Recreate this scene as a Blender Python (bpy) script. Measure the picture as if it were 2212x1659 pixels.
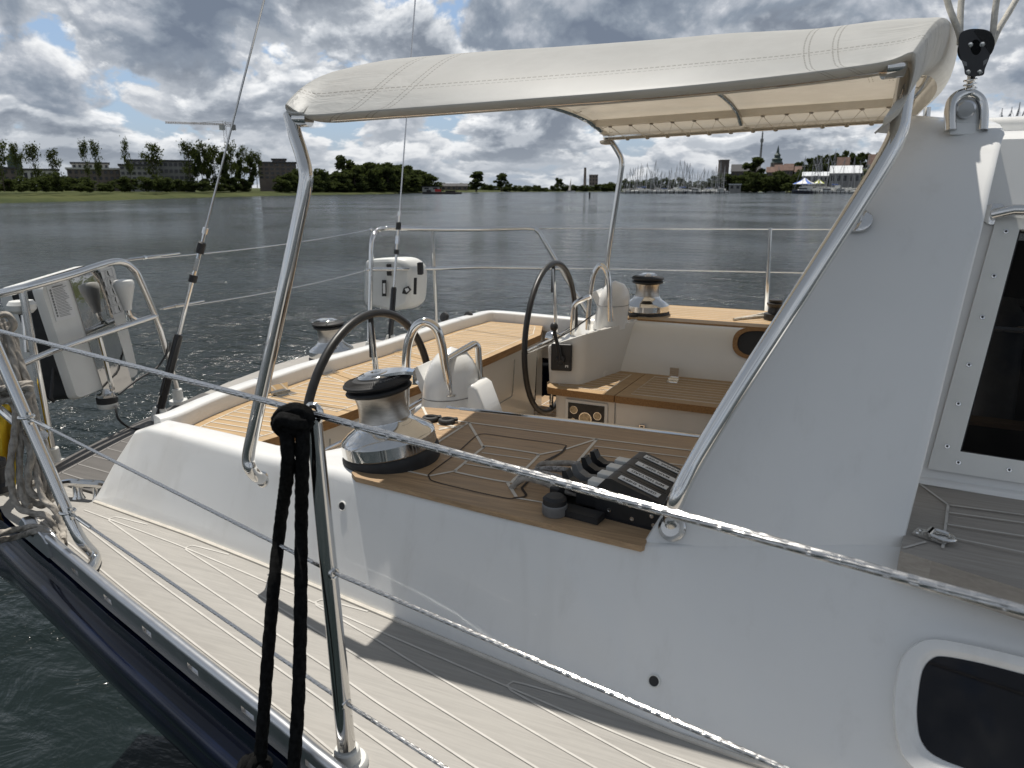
import bpy, bmesh, math, random
from mathutils import Vector, Matrix, noise as mnoise
V = Vector
random.seed(7)
for o in list(bpy.data.objects): bpy.data.objects.remove(o)
scene = bpy.context.scene
COL = scene.collection

# ------------------------------------------------------------------ camera
EYE = V((0.0, 0.0, 2.21)); FPX = 1534.0; CX, CY, HV = 1106.0, 829.5, 409.0
PITCH = math.atan((CY - HV) / FPX); YAW = math.radians(23)
cd = bpy.data.cameras.new('camera'); cam = bpy.data.objects.new('camera', cd); COL.objects.link(cam)
cam.location = EYE; cam.rotation_euler = (math.pi / 2 - PITCH, 0, YAW)
cd.sensor_width = 36; cd.lens = 36 * FPX / 2212; cd.clip_start = 0.05; cd.clip_end = 6000
cd.dof.use_dof = True; cd.dof.focus_distance = 1.9; cd.dof.aperture_fstop = 9
scene.camera = cam
# ------------------------------------------------------------------ sun, sky, exposure
SUN_AZ, SUN_EL = math.radians(43), math.radians(69)       # azimuth from aft (-x) towards port (+y)
SD = V((-math.cos(SUN_AZ) * math.cos(SUN_EL), math.sin(SUN_AZ) * math.cos(SUN_EL), math.sin(SUN_EL)))
ld = bpy.data.lights.new('sun', 'SUN'); ld.energy = 4.5; ld.angle = math.radians(0.55); ld.color = (1, .95, .87)
sun = bpy.data.objects.new('sun', ld); COL.objects.link(sun); sun.rotation_euler = SD.to_track_quat('Z', 'Y').to_euler()
scene.view_settings.view_transform = 'Standard'; scene.view_settings.look = 'None'
scene.view_settings.exposure = 0.0; scene.view_settings.gamma = 1
scene.cycles.max_bounces = 8; scene.cycles.caustics_reflective = False; scene.cycles.caustics_refractive = False

class NT:
    """small node-tree writer"""
    def __init__(s, tree): s.t = tree; s.n = tree.nodes; s.l = tree.links
    def add(s, typ, ins=None, **kw):
        n = s.n.new(typ)
        for k, v in kw.items(): setattr(n, k, v)
        for k, v in (ins or {}).items():
            i = n.inputs[k]
            if hasattr(v, 'is_output') : s.l.new(v, i)
            else: i.default_value = v
        return n
    def math(s, op, a, b=0.0, c=0.0, clamp=False):
        n = s.add('ShaderNodeMath', operation=op, use_clamp=clamp)
        for i, v in enumerate((a, b, c)):
            if hasattr(v, 'is_output'): s.l.new(v, n.inputs[i])
            else: n.inputs[i].default_value = v
        return n.outputs[0]
    def mix(s, f, a, b, bt='MIX'):
        n = s.add('ShaderNodeMix', data_type='RGBA', blend_type=bt)
        for i, v in ((0, f), (6, a), (7, b)):
            if hasattr(v, 'is_output'): s.l.new(v, n.inputs[i])
            else: n.inputs[i].default_value = v if i == 0 else (*v[:3], 1)
        return n.outputs[2]
    def ramp(s, f, stops, interp='LINEAR'):
        n = s.add('ShaderNodeValToRGB', {'Fac': f}); r = n.color_ramp; r.interpolation = interp
        while len(r.elements) < len(stops): r.elements.new(0.5)
        for e, (p, c) in zip(r.elements, stops): e.position = p; e.color = (*c, 1) if len(c) == 3 else c
        return n.outputs[0]
    def sstep(s, f, a, b):
        n = s.add('ShaderNodeMapRange', {'Value': f, 'From Min': a, 'From Max': b}, interpolation_type='SMOOTHSTEP')
        return n.outputs[0]
    def noise(s, vec, scale, detail=4, rough=.5, dist=0.0, **kw):
        n = s.add('ShaderNodeTexNoise', {'Scale': scale, 'Detail': detail, 'Roughness': rough, 'Distortion': dist}, **kw)
        if vec is not None: s.l.new(vec, n.inputs['Vector'])
        return n.outputs[0]

w = bpy.data.worlds.new('World'); scene.world = w; w.use_nodes = True
N = NT(w.node_tree); N.n.clear()
tc = N.add('ShaderNodeTexCoord').outputs['Generated']
sep = N.add('ShaderNodeSeparateXYZ', {0: tc})
zc = N.math('MAXIMUM', sep.outputs[2], 0.0)
sky = N.add('ShaderNodeTexSky', sky_type='NISHITA', sun_disc=False, sun_elevation=SUN_EL,
            sun_rotation=math.atan2(SD.x, SD.y), air_density=1.0, dust_density=1.5, ozone_density=1.0)
def cloud_vec(shift):
    x = N.math('MULTIPLY', sep.outputs[0], 4.2); y = N.math('MULTIPLY', sep.outputs[1], 4.2)
    z = N.math('MULTIPLY', N.math('LOGARITHM', N.math('ADD', zc, 0.13 + shift), math.e), 1.9)
    return N.add('ShaderNodeCombineXYZ', {0: x, 1: y, 2: z}).outputs[0]
def layer(col, off, scale, th, tones, rough=.56):
    """one sheet of cumulus: bright thin rims and tops, grey cores"""
    q = [N.noise(N.add('ShaderNodeVectorMath', {0: cloud_vec(sh), 1: off}, operation='ADD').outputs[0], scale, 8, rough, .2) for sh in (0.0, .020 / scale)]
    core = N.sstep(q[0], th + .02, th + .17); up = N.sstep(N.math('SUBTRACT', q[0], q[1]), -.05, .085)
    f = N.math('SUBTRACT', N.math('ADD', N.math('MULTIPLY', up, .80), .30), N.math('MULTIPLY', core, .58), clamp=True)
    return N.mix(N.sstep(q[0], th, th + .055), col, N.ramp(f, tones))
skyb = N.mix(.45, sky.outputs[0], (3.4, 5.2, 8.2))
T1 = [(0, (3.96, 4.35, 4.9)), (0.45, (5.5, 5.83, 6.33)), (1, (9.15, 9.26, 9.36))]
T2 = [(0, (2.26, 2.6, 3.16)), (0.35, (3.62, 4.01, 4.58)), (0.7, (6.33, 6.67, 7.12)), (1, (9.78, 9.88, 9.98))]
T3 = [(0, (1.81, 2.2, 2.88)), (0.35, (2.82, 3.28, 3.95)), (0.7, (4.97, 5.31, 5.88)), (1, (9.36, 9.46, 9.57))]
col = layer(skyb, (3.1, 7.7, 1.3), 2.1, .425, T1)
col = layer(col, (8.4, 1.9, 4.3), 1.55, .485, T2)
col = layer(col, (1.7, 5.2, 9.6), 1.05, .525, T3)
hz = N.sstep(zc, 0.085, 0.0)
col = N.mix(N.math('MULTIPLY', hz, .45), col, (4.6, 5.0, 5.5))
zen = N.sstep(zc, 0.28, 0.7)
col = N.mix(N.math('MULTIPLY', zen, .9), col, (2.1, 2.4, 2.85))
bg = N.add('ShaderNodeBackground', {'Color': col, 'Strength': 0.1})
out = N.add('ShaderNodeOutputWorld', {'Surface': bg.outputs[0]})

# ------------------------------------------------------------------ pixel -> point helpers (measuring the photograph)
_h = V((-math.sin(YAW), math.cos(YAW), 0)); _r = V((math.cos(YAW), math.sin(YAW), 0)); _u = V((0, 0, 1))
_fw = _h * math.cos(PITCH) - _u * math.sin(PITCH); _cu = _h * math.sin(PITCH) + _u * math.cos(PITCH)
def ray(u, v): return _fw + _r * ((u - CX) / FPX) - _cu * ((v - CY) / FPX)
def atz(u, v, z): d = ray(u, v); return EYE + d * ((z - EYE.z) / d.z)
def aty(u, v, y): d = ray(u, v); return EYE + d * (y / d.y)
def atx(u, v, x): d = ray(u, v); return EYE + d * (x / d.x)
def atd(u, v, t): return EYE + ray(u, v) * t
def atp(u, v, p, n): d = ray(u, v); n = V(n); return EYE + d * ((V(p) - EYE).dot(n) / d.dot(n))
def lerp(a, b, t): return a + (b - a) * t
def interp(x, xs, ys):
    if x <= xs[0]: return ys[0]
    for i in range(1, len(xs)):
        if x <= xs[i]: return ys[i - 1] + (ys[i] - ys[i - 1]) * (x - xs[i - 1]) / (xs[i] - xs[i - 1])
    return ys[-1]
def smooth(pts, n=8, closed=False):
    """Catmull-Rom curve through pts"""
    P = [V(p) for p in pts]; L = len(P); out = []
    rng = range(L) if closed else range(L - 1)
    for i in rng:
        if closed: a, b, c, d = P[(i - 1) % L], P[i], P[(i + 1) % L], P[(i + 2) % L]
        else: a, b, c, d = P[max(i - 1, 0)], P[i], P[i + 1], P[min(i + 2, L - 1)]
        for k in range(n):
            t = k / n
            out.append(.5 * ((2 * b) + (c - a) * t + (2 * a - 5 * b + 4 * c - d) * t * t + (3 * b - a - 3 * c + d) * t ** 3))
    if not closed: out.append(P[-1])
    return out
def fillet(pts, r, n=6):
    """polyline with rounded corners"""
    P = [V(p) for p in pts]; out = [P[0]]
    for i in range(1, len(P) - 1):
        a, b, c = P[i - 1], P[i], P[i + 1]
        q = min(r, (a - b).length * .49, (c - b).length * .49)
        s, e = b + (a - b).normalized() * q, b + (c - b).normalized() * q
        for k in range(n + 1):
            t = k / n; out.append(s * (1 - t) ** 2 + b * 2 * t * (1 - t) + e * t * t)
    out.append(P[-1]); return out
def resample(P, step):
    out = [P[0].copy()]; acc = 0.0
    for a, b in zip(P, P[1:]):
        L = (b - a).length
        if L < 1e-9: continue
        t = step - acc
        while t <= L: out.append(a.lerp(b, t / L)); t += step
        acc = L - (t - step)
    if (out[-1] - P[-1]).length > step * .3: out.append(P[-1].copy())
    return out

class MB:
    """collects shapes and links them as ONE mesh object"""
    def __init__(s): s.b = bmesh.new(); s.uv = None
    def face(s, pts, mi=0):
        vs = [s.b.verts.new(p) for p in pts]
        try: f = s.b.faces.new(vs); f.material_index = mi; return f
        except ValueError: return None
    def grid(s, rows, mi=0, closeu=False, closev=False, uvs=None):
        R = [[s.b.verts.new(p) for p in r] for r in rows]; n = len(R); m = len(R[0])
        lay = s.b.loops.layers.uv.verify() if uvs else None
        for i in range(n if closeu else n - 1):
            for j in range(m if closev else m - 1):
                i2, j2 = (i + 1) % n, (j + 1) % m
                try: f = s.b.faces.new((R[i][j], R[i2][j], R[i2][j2], R[i][j2]))
                except ValueError: continue
                f.material_index = mi
                if uvs:
                    for lp, (a, c) in zip(f.loops, ((i, j), (i2, j), (i2, j2), (i, j2))): lp[lay].uv = uvs[a][c]
        return R
    def tube(s, pts, r, n=12, mi=0, closed=False, cap=True, ridges=0, pitch=.04, depth=.0, up=None):
        P = [V(p) for p in pts]; L = len(P); rows = []; acc = 0.0; prev = None
        for i, p in enumerate(P):
            if closed: t = (P[(i + 1) % L] - P[i - 1])
            else: t = P[min(i + 1, L - 1)] - P[max(i - 1, 0)]
            t = t.normalized() if t.length > 1e-9 else V((0, 0, 1))
            if prev is None:
                q = V(up) if up else (V((0, 0, 1)) if abs(t.z) < .9 else V((1, 0, 0)))
                nx = (q - t * q.dot(t)).normalized()
            else:
                nx = (prev - t * prev.dot(t)); nx = nx.normalized() if nx.length > 1e-6 else prev
            prev = nx; ny = t.cross(nx)
            if i: acc += (P[i] - P[i - 1]).length
            rr = r[i] if isinstance(r, (list, tuple)) else r
            row = []
            for k in range(n):
                a = 2 * math.pi * k / n; q = rr
                if ridges: q = rr - depth + depth * abs(math.cos((ridges * a + 2 * math.pi * acc / pitch) * .5)) ** .7 * 1.0
                row.append(p + nx * (q * math.cos(a)) + ny * (q * math.sin(a)))
            rows.append(row)
        R = s.grid(rows, mi, closeu=closed, closev=True)
        if cap and not closed:
            for row, rev in ((R[0], True), (R[-1], False)):
                try: f = s.b.faces.new(row[::-1] if rev else row); f.material_index = mi
                except ValueError: pass
        return s
    def lathe(s, prof, o=(0, 0, 0), axis=(0, 0, 1), n=32, mi=0, mis=None):
        ax = V(axis).normalized(); M = ax.to_track_quat('Z', 'Y').to_matrix(); o = V(o); rows = []
        for r, z in prof: rows.append([o + M @ V((r * math.cos(2 * math.pi * k / n), r * math.sin(2 * math.pi * k / n), z)) for k in range(n)])
        R = [[s.b.verts.new(p) for p in row] for row in rows]
        for i in range(len(R) - 1):
            for k in range(n):
                f = s.b.faces.new((R[i][k], R[i][(k + 1) % n], R[i + 1][(k + 1) % n], R[i + 1][k])); f.material_index = mis[i] if mis else mi
        for row, rev, rad in ((R[0], True, prof[0][0]), (R[-1], False, prof[-1][0])):
            if rad > 1e-5:
                f = s.b.faces.new(row[::-1] if rev else row); f.material_index = (mis[-1] if mis else mi) if not rev else (mis[0] if mis else mi)
        return s
    def box(s, c, size, rot=None, mi=0):
        c = V(c); x, y, z = (q / 2 for q in size); M = rot or Matrix.Identity(3)
        co = [c + M @ V((a * x, b * y, d * z)) for a in (-1, 1) for b in (-1, 1) for d in (-1, 1)]
        vs = [s.b.verts.new(p) for p in co]
        for q in ((0, 1, 3, 2), (4, 6, 7, 5), (0, 4, 5, 1), (2, 3, 7, 6), (0, 2, 6, 4), (1, 5, 7, 3)):
            f = s.b.faces.new([vs[i] for i in q]); f.material_index = mi
        return s
    def slab(s, poly, d, mi=0, side=None, bottom=True):
        """prism: polygon pushed along vector d (poly is the top)"""
        d = V(d); P = [V(p) for p in poly]; n = len(P)
        t = [s.b.verts.new(p) for p in P]; b = [s.b.verts.new(p + d) for p in P]
        f = s.b.faces.new(t); f.material_index = mi
        if bottom: f = s.b.faces.new(b[::-1]); f.material_index = mi if side is None else side
        for i in range(n):
            f = s.b.faces.new((t[i], b[i], b[(i + 1) % n], t[(i + 1) % n])); f.material_index = mi if side is None else side
        return s
    def ribbon(s, pts, w, nrm=(0, 0, 1), lift=.0012, mi=0, closed=False):
        P = [V(p) for p in pts]; L = len(P); nrm = V(nrm); rows = []
        for i, p in enumerate(P):
            t = (P[(i + 1) % L] - P[i - 1]) if closed else (P[min(i + 1, L - 1)] - P[max(i - 1, 0)])
            sd = t.cross(nrm).normalized() * (w / 2); q = p + nrm * lift
            rows.append([q - sd, q + sd])
        s.grid(rows, mi, closeu=closed); return s
    def sphere(s, c, r, seg=12, mi=0, scale=(1, 1, 1), M=None):
        rows = []
        for i in range(seg // 2 + 1):
            th = math.pi * i / (seg // 2); rows.append((max(r * math.sin(th), 1e-5), -r * math.cos(th)))
        c = V(c); M = M or Matrix.Identity(3); R = []
        for rr, z in rows: R.append([c + M @ V((rr * math.cos(2 * math.pi * k / seg) * scale[0], rr * math.sin(2 * math.pi * k / seg) * scale[1], z * scale[2])) for k in range(seg)])
        s.grid(R, mi, closev=True); return s
    def build(s, name, mats, parent=None, angle=35, bevel=0, flat=False, weld=0.0):
        if weld: bmesh.ops.remove_doubles(s.b, verts=s.b.verts, dist=weld)
        bmesh.ops.recalc_face_normals(s.b, faces=s.b.faces)
        me = bpy.data.meshes.new(name); s.b.to_mesh(me); s.b.free()
        for m in (mats if isinstance(mats, (list, tuple)) else [mats]): me.materials.append(m)
        if not flat:
            me.polygons.foreach_set('use_smooth', [True] * len(me.polygons)); me.set_sharp_from_angle(angle=math.radians(angle))
        o = bpy.data.objects.new(name, me); COL.objects.link(o)
        if parent:
            o.parent = parent; o.matrix_parent_inverse = Matrix.Translation(-parent.matrix_basis.translation) if parent.type == 'EMPTY' else Matrix.Identity(4)
        if bevel:
            md = o.modifiers.new('bevel', 'BEVEL'); md.width = bevel; md.segments = 3; md.limit_method = 'ANGLE'; md.angle_limit = math.radians(40); md.harden_normals = True
        return o
def tag(o, label, cat=None, group=None, kind=None):
    if label: o['label'] = label
    if cat: o['category'] = cat
    if group: o['group'] = group
    if kind: o['kind'] = kind
    return o
def empty(name, loc, label=None, cat=None, group=None):
    o = bpy.data.objects.new(name, None); COL.objects.link(o); o.location = loc; o.empty_display_size = .1
    return tag(o, label, cat, group)
def kids(o): return [c for c in bpy.data.objects if c.parent == o]
def copy_tree(o, loc, scale=None, rz=0, label=None):
    r = o.copy(); COL.objects.link(r); r.location = loc; r.rotation_euler.z = rz
    if scale: r.scale = scale
    if label: r['label'] = label
    for c in KIDS.get(o.name, []):
        d = c.copy(); COL.objects.link(d); d.parent = r; 
        for g in KIDS.get(c.name, []):
            e = g.copy(); COL.objects.link(e); e.parent = d
    return r
KIDS = {}

# ------------------------------------------------------------------ materials
MAT = {}
def mat(name, color, rough=.5, metal=0.0, bump=0.0, bscale=40.0, coat=0.0, var=0.0, vscale=3.0, spec=.5, rvar=0.0, stretch=None, bdist=.01):
    m = bpy.data.materials.new(name); m.use_nodes = True; n = NT(m.node_tree)
    p = n.n['Principled BSDF']; p.inputs['Base Color'].default_value = (*color, 1); p.inputs['Roughness'].default_value = rough
    p.inputs['Metallic'].default_value = metal; p.inputs['Coat Weight'].default_value = coat; p.inputs['Coat Roughness'].default_value = .04
    p.inputs['Specular IOR Level'].default_value = spec
    tc = n.add('ShaderNodeTexCoord').outputs['Object']
    if stretch: tc = n.add('ShaderNodeMapping', {'Vector': tc, 'Scale': stretch}).outputs[0]
    if var:
        f = n.noise(tc, vscale, 5, .6)
        f = n.sstep(f, .3, .7)
        c = n.mix(f, [q * (1 - var) for q in color], [min(q * (1 + var), 1) for q in color]); n.l.new(c, p.inputs['Base Color'])
    if rvar:
        f = n.noise(tc, vscale * 2.3, 5, .6)
        n.l.new(n.math('MULTIPLY_ADD', f, rvar * 2, rough - rvar), p.inputs['Roughness'])
    if bump:
        f = n.noise(tc, bscale, 4, .55)
        b = n.add('ShaderNodeBump', {'Strength': bump, 'Distance': bdist, 'Height': f}); n.l.new(b.outputs[0], p.inputs['Normal'])
    MAT[name] = m; return m
gelcoat = mat('gelcoat', (.80, .80, .785), .30, bump=.010, bscale=4, bdist=.02, coat=.45, var=.018, vscale=2.2, rvar=.05)
def specks(m, scale, rad, colr, amt):
    """sparse dirt specks and faint run-off marks on a painted surface"""
    n = NT(m.node_tree); p = n.n['Principled BSDF']; bc = p.inputs['Base Color']; src = bc.links[0].from_socket
    tc = n.add('ShaderNodeTexCoord').outputs['Object']; vo = n.add('ShaderNodeTexVoronoi', {'Vector': tc, 'Scale': scale, 'Randomness': 1.0})
    keep = n.math('GREATER_THAN', n.add('ShaderNodeSeparateColor', {0: vo.outputs['Color']}).outputs[0], .45)
    f = n.math('MULTIPLY', n.math('LESS_THAN', vo.outputs['Distance'], rad), keep)
    st = n.noise(n.add('ShaderNodeMapping', {'Vector': tc, 'Scale': (9, 9, 1.2)}).outputs[0], 1.6, 5, .65); g = n.math('MULTIPLY', n.sstep(st, .52, .78), amt)
    c = n.mix(g, src, [q * .8 for q in (.62, .60, .55)]); c = n.mix(n.math('MULTIPLY', f, .75), c, colr); n.l.new(c, bc)
specks(gelcoat, 7.0, .012, (.06, .055, .05), .22)
cream_gel = mat('cream_gelcoat', (.72, .70, .65), .25, bump=.012, bscale=4, bdist=.02, coat=.3, var=.02, rvar=.05)
steel = mat('polished_steel', (.70, .69, .67), .09, 1.0, rvar=.035, vscale=18)
alloy = mat('anodised_alloy', (.60, .61, .63), .33, 1.0, rvar=.06, vscale=12)
drumsteel = mat('brushed_drum', (.46, .43, .39), .34, 1.0, var=.12, vscale=30, bump=.08, bscale=220, bdist=.002, stretch=(1, 1, 6))
blackpl = mat('black_plastic', (.018, .018, .019), .42, var=.3, vscale=20, bump=.06, bscale=300, bdist=.001)
blackgl = mat('black_gloss', (.012, .012, .013), .15)
rubber = mat('black_rubber', (.02, .02, .021), .62, var=.3, vscale=30, bump=.1, bscale=150, bdist=.002)
greypl = mat('grey_plastic', (.20, .20, .20), .5, var=.15, vscale=25)
whitepl = mat('white_plastic', (.74, .74, .71), .35, var=.03, vscale=9, rvar=.06)
navy = mat('navy_gelcoat', (.003, .006, .020), .14, coat=.15, spec=.35, var=.35, vscale=6, bump=.02, bscale=6, bdist=.01)
caulk = mat('pale_caulk', (.66, .62, .55), .6, var=.08, vscale=30)
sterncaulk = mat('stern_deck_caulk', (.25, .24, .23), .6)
greycaulk = mat('grey_deck_caulk', (.53, .51, .475), .6, var=.08, vscale=25)
groove = mat('dark_groove', (.035, .024, .016), .7)
ink = mat('black_ink', (.02, .02, .02), .6)
paper = mat('white_label', (.78, .78, .77), .45, var=.03)
glass_dark = mat('smoked_glass', (.004, .004, .006), .03, spec=.35, var=.3, vscale=3)
sealgrey = mat('grey_sealant', (.36, .36, .35), .6, var=.15, vscale=30)
ropeblack = mat('black_rope_fibre', (.010, .010, .010), .9, spec=.08, bump=.5, bscale=500, bdist=.003, var=.4, vscale=120)
ropegrey = mat('weathered_rope_fibre', (.36, .33, .29), .9, bump=.5, bscale=420, bdist=.003, var=.3, vscale=60)
ropewhite = mat('pale_braid', (.58, .55, .49), .85, bump=.4, bscale=600, bdist=.002, var=.15, vscale=90)
ropefleck = mat('grey_fleck_braid', (.30, .29, .28), .85, bump=.4, bscale=600, bdist=.002, var=.55, vscale=140)
flagcloth = mat('yellow_cloth', (.62, .42, .02), .8, bump=.3, bscale=25, bdist=.02, var=.15, vscale=8)
red = mat('red_plastic', (.5, .02, .015), .4)
gold = mat('gauge_face', (.42, .35, .24), .25, .3, var=.25, vscale=60)
wirerope = mat('wire_rope_steel', (.62, .61, .60), .22, 1.0, rvar=.06, vscale=60)

def teak(name, base, dirx=True, plank=.05, dark=.72, grain=1.0, tone=.34):
    """oiled teak: grain streaks along the plank, each plank its own tone"""
    m = bpy.data.materials.new(name); m.use_nodes = True; n = NT(m.node_tree); p = n.n['Principled BSDF']
    tc = n.add('ShaderNodeTexCoord').outputs['Object']
    s3 = n.add('ShaderNodeSeparateXYZ', {0: tc})
    al, ac = (s3.outputs[0], s3.outputs[1]) if dirx else (s3.outputs[1], s3.outputs[0])
    idx = n.math('FLOOR', n.math('DIVIDE', ac, plank))
    wn = n.add('ShaderNodeTexWhiteNoise', {'W': idx}, noise_dimensions='1D').outputs[0]
    sc = (2.0, 60, 60) if dirx else (60, 2.0, 60)
    mv = n.add('ShaderNodeMapping', {'Vector': tc, 'Scale': sc}).outputs[0]
    mv = n.add('ShaderNodeVectorMath', {0: mv, 1: n.add('ShaderNodeCombineXYZ', {0: n.math('MULTIPLY', wn, 30), 2: n.math('MULTIPLY', wn, 17)}).outputs[0]}, operation='ADD').outputs[0]
    g1 = n.noise(mv, 2.2, 6, .62, .4); g2 = n.noise(mv, 7.0, 4, .6)
    f = n.sstep(n.math('ADD', n.math('MULTIPLY', g1, .65), n.math('MULTIPLY', g2, .35)), .34, .66)
    a = [q * dark for q in base]; b = [min(q * 1.18, 1) for q in base]
    c = n.mix(f, a, b); c = n.mix(n.math('MULTIPLY', wn, tone), c, [base[0] * .62, base[1] * .60, base[2] * .58])
    big = n.noise(tc, 3.0, 4, .6); c = n.mix(n.math('MULTIPLY', n.sstep(big, .45, .75), .22), c, [q * 1.25 for q in base])
    n.l.new(c, p.inputs['Base Color'])
    n.l.new(n.math('MULTIPLY_ADD', g1, .25, .42), p.inputs['Roughness']); p.inputs['Specular IOR Level'].default_value = .35
    bp = n.add('ShaderNodeBump', {'Strength': .25 * grain, 'Distance': .002, 'Height': g2}); n.l.new(bp.outputs[0], p.inputs['Normal'])
    MAT[name] = m; return m
teak_pale = teak('pale_teak', (.50, .345, .185))
teak_brown = teak('brown_teak', (.43, .295, .175), plank=.055, dark=.68)
teak_lip = teak('teak_lip', (.33, .185, .075), dirx=False, plank=.4, dark=.6)
teak_seat = teak('seat_teak', (.43, .29, .155), plank=.045)
deck_teak = teak('weathered_grey_deck', (.335, .320, .296), plank=.06, dark=.965, grain=.3, tone=.03)
stern_teak = teak('darker_stern_deck', (.115, .108, .102), plank=.06, dark=.88, grain=.5, tone=.1)  # stern planking and its caulk set darker than the side deck
ledge_teak = teak('grey_ledge_deck', (.33, .305, .275), plank=.06, dark=.88, grain=.6)

specks(deck_teak, 9.0, .013, (.07, .06, .05), .10)
def canvas_mat():
    m = bpy.data.materials.new('sail_canvas'); m.use_nodes = True; n = NT(m.node_tree); n.n.clear()
    uv = n.add('ShaderNodeTexCoord').outputs['UV']; ob = n.add('ShaderNodeTexCoord').outputs['Object']
    s2 = n.add('ShaderNodeSeparateXYZ', {0: uv}); U, Vv = s2.outputs[0], s2.outputs[1]
    def line(x, at, w, gap=None, perp=None):
        q = n.math('LESS_THAN', n.math('ABSOLUTE', n.math('SUBTRACT', x, at)), w)
        if perp is not None: q = n.math('MULTIPLY', q, n.math('LESS_THAN', n.math('FRACT', n.math('MULTIPLY', perp, 110)), .7))
        return q
    bend = n.math('MULTIPLY', n.math('POWER', n.math('SUBTRACT', Vv, .42), 2.0), .55)
    tot = line(Vv, .285, .0022, perp=U)
    for at in (.272, ): tot = n.math('MAXIMUM', tot, line(Vv, at, .0010, perp=U))
    Ub = n.math('ADD', U, bend); Uc = n.math('SUBTRACT', U, bend)
    for x, at in ((Ub, .128), (Ub, .138), (Ub, .185), (Ub, .195), (Uc, .845), (Uc, .853), (Uc, .80), (Uc, .808)):
        tot = n.math('MAXIMUM', tot, n.math('MULTIPLY', line(x, at, .0011, perp=Vv), n.math('LESS_THAN', Vv, .75)))
    weave = n.noise(ob, 420, 2, .5); wr = n.noise(n.add('ShaderNodeMapping', {'Vector': ob, 'Scale': (3, 9, 9), 'Rotation': (0, .5, .3)}).outputs[0], 2.4, 4, .55, .6)
    st = n.noise(ob, 7, 5, .65)
    c = n.mix(n.sstep(st, .35, .7), (.755, .75, .715), (.83, .825, .79))
    c = n.mix(n.math('MULTIPLY', tot, .55), c, (.22, .20, .17))
    endw = n.math('ADD', n.sstep(U, .30, 0.0), n.sstep(U, .72, 1.0))
    hgt = n.math('ADD', n.math('MULTIPLY', weave, .006), n.math('MULTIPLY', n.math('MULTIPLY', wr, endw), .35))
    hgt = n.math('SUBTRACT', hgt, n.math('MULTIPLY', tot, .05))
    bp = n.add('ShaderNodeBump', {'Strength': .55, 'Distance': .035, 'Height': hgt}).outputs[0]
    d = n.add('ShaderNodeBsdfDiffuse', {'Color': c, 'Roughness': .8, 'Normal': bp})
    t = n.add('ShaderNodeBsdfTranslucent', {'Color': n.mix(.5, c, (.72, .56, .36)), 'Normal': bp})
    g = n.add('ShaderNodeBsdfGlossy', {'Color': (.8, .8, .8, 1), 'Roughness': .45, 'Normal': bp})
    mx = n.add('ShaderNodeMixShader', {0: .24, 1: d.outputs[0], 2: t.outputs[0]}); m2 = n.add('ShaderNodeMixShader', {0: .04, 1: mx.outputs[0], 2: g.outputs[0]})
    n.add('ShaderNodeOutputMaterial', {'Surface': m2.outputs[0]}); MAT['canvas'] = m; return m
canvas = canvas_mat()

def pane_mat():
    m = bpy.data.materials.new('tinted_pane'); m.use_nodes = True; n = NT(m.node_tree); n.n.clear()
    fr = n.add('ShaderNodeFresnel', {'IOR': 1.45}).outputs[0]
    t = n.add('ShaderNodeBsdfTransparent', {'Color': (.22, .215, .21, 1)}); g = n.add('ShaderNodeBsdfGlossy', {'Color': (.85, .85, .85, 1), 'Roughness': .015})
    mx = n.add('ShaderNodeMixShader', {0: n.math('MULTIPLY', fr, .16), 1: t.outputs[0], 2: g.outputs[0]})
    n.add('ShaderNodeOutputMaterial', {'Surface': mx.outputs[0]}); return m
pane = pane_mat()

def water_mat():
    m = bpy.data.materials.new('harbour_water'); m.use_nodes = True; n = NT(m.node_tree); p = n.n['Principled BSDF']
    tc = n.add('ShaderNodeTexCoord').outputs['Object']
    big = n.noise(tc, .035, 4, .55)
    c = n.mix(n.sstep(big, .35, .7), (.007, .013, .013), (.012, .019, .018)); n.l.new(c, p.inputs['Base Color'])
    p.inputs['IOR'].default_value = 1.33
    rr = n.sstep(n.noise(tc, .06, 3, .5), .35, .65); n.l.new(n.math('MULTIPLY_ADD', rr, .08, .085), p.inputs['Roughness'])
    rot = n.add('ShaderNodeMapping', {'Vector': tc, 'Scale': (.75, 1.35, 1), 'Rotation': (0, 0, .5)}).outputs[0]
    w1 = n.noise(rot, .9, 3, .5, .3); w2 = n.noise(rot, 3.4, 4, .55, .5); w3 = n.noise(rot, 11.0, 3, .55, .3)
    gust = n.math('MULTIPLY_ADD', n.sstep(n.noise(tc, .09, 3, .5), .3, .7), .7, .55)
    hh = n.math('ADD', n.math('ADD', n.math('MULTIPLY', w1, .42), n.math('MULTIPLY', w2, .17)), n.math('MULTIPLY', w3, .034))
    s3 = n.add('ShaderNodeVectorMath', {0: tc, 1: (-1.2, 1.2, 0)}, operation='DISTANCE').outputs['Value']
    lee = n.math('MULTIPLY_ADD', n.sstep(s3, .8, 9.0), .78, .22)      # calm water in the lee of the hull
    hh = n.math('MULTIPLY', n.math('MULTIPLY', hh, gust), lee)
    bp = n.add('ShaderNodeBump', {'Strength': 1.0, 'Distance': 1.0, 'Height': hh}); n.l.new(bp.outputs[0], p.inputs['Normal'])
    MAT['water'] = m; return m
water = water_mat()

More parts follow.
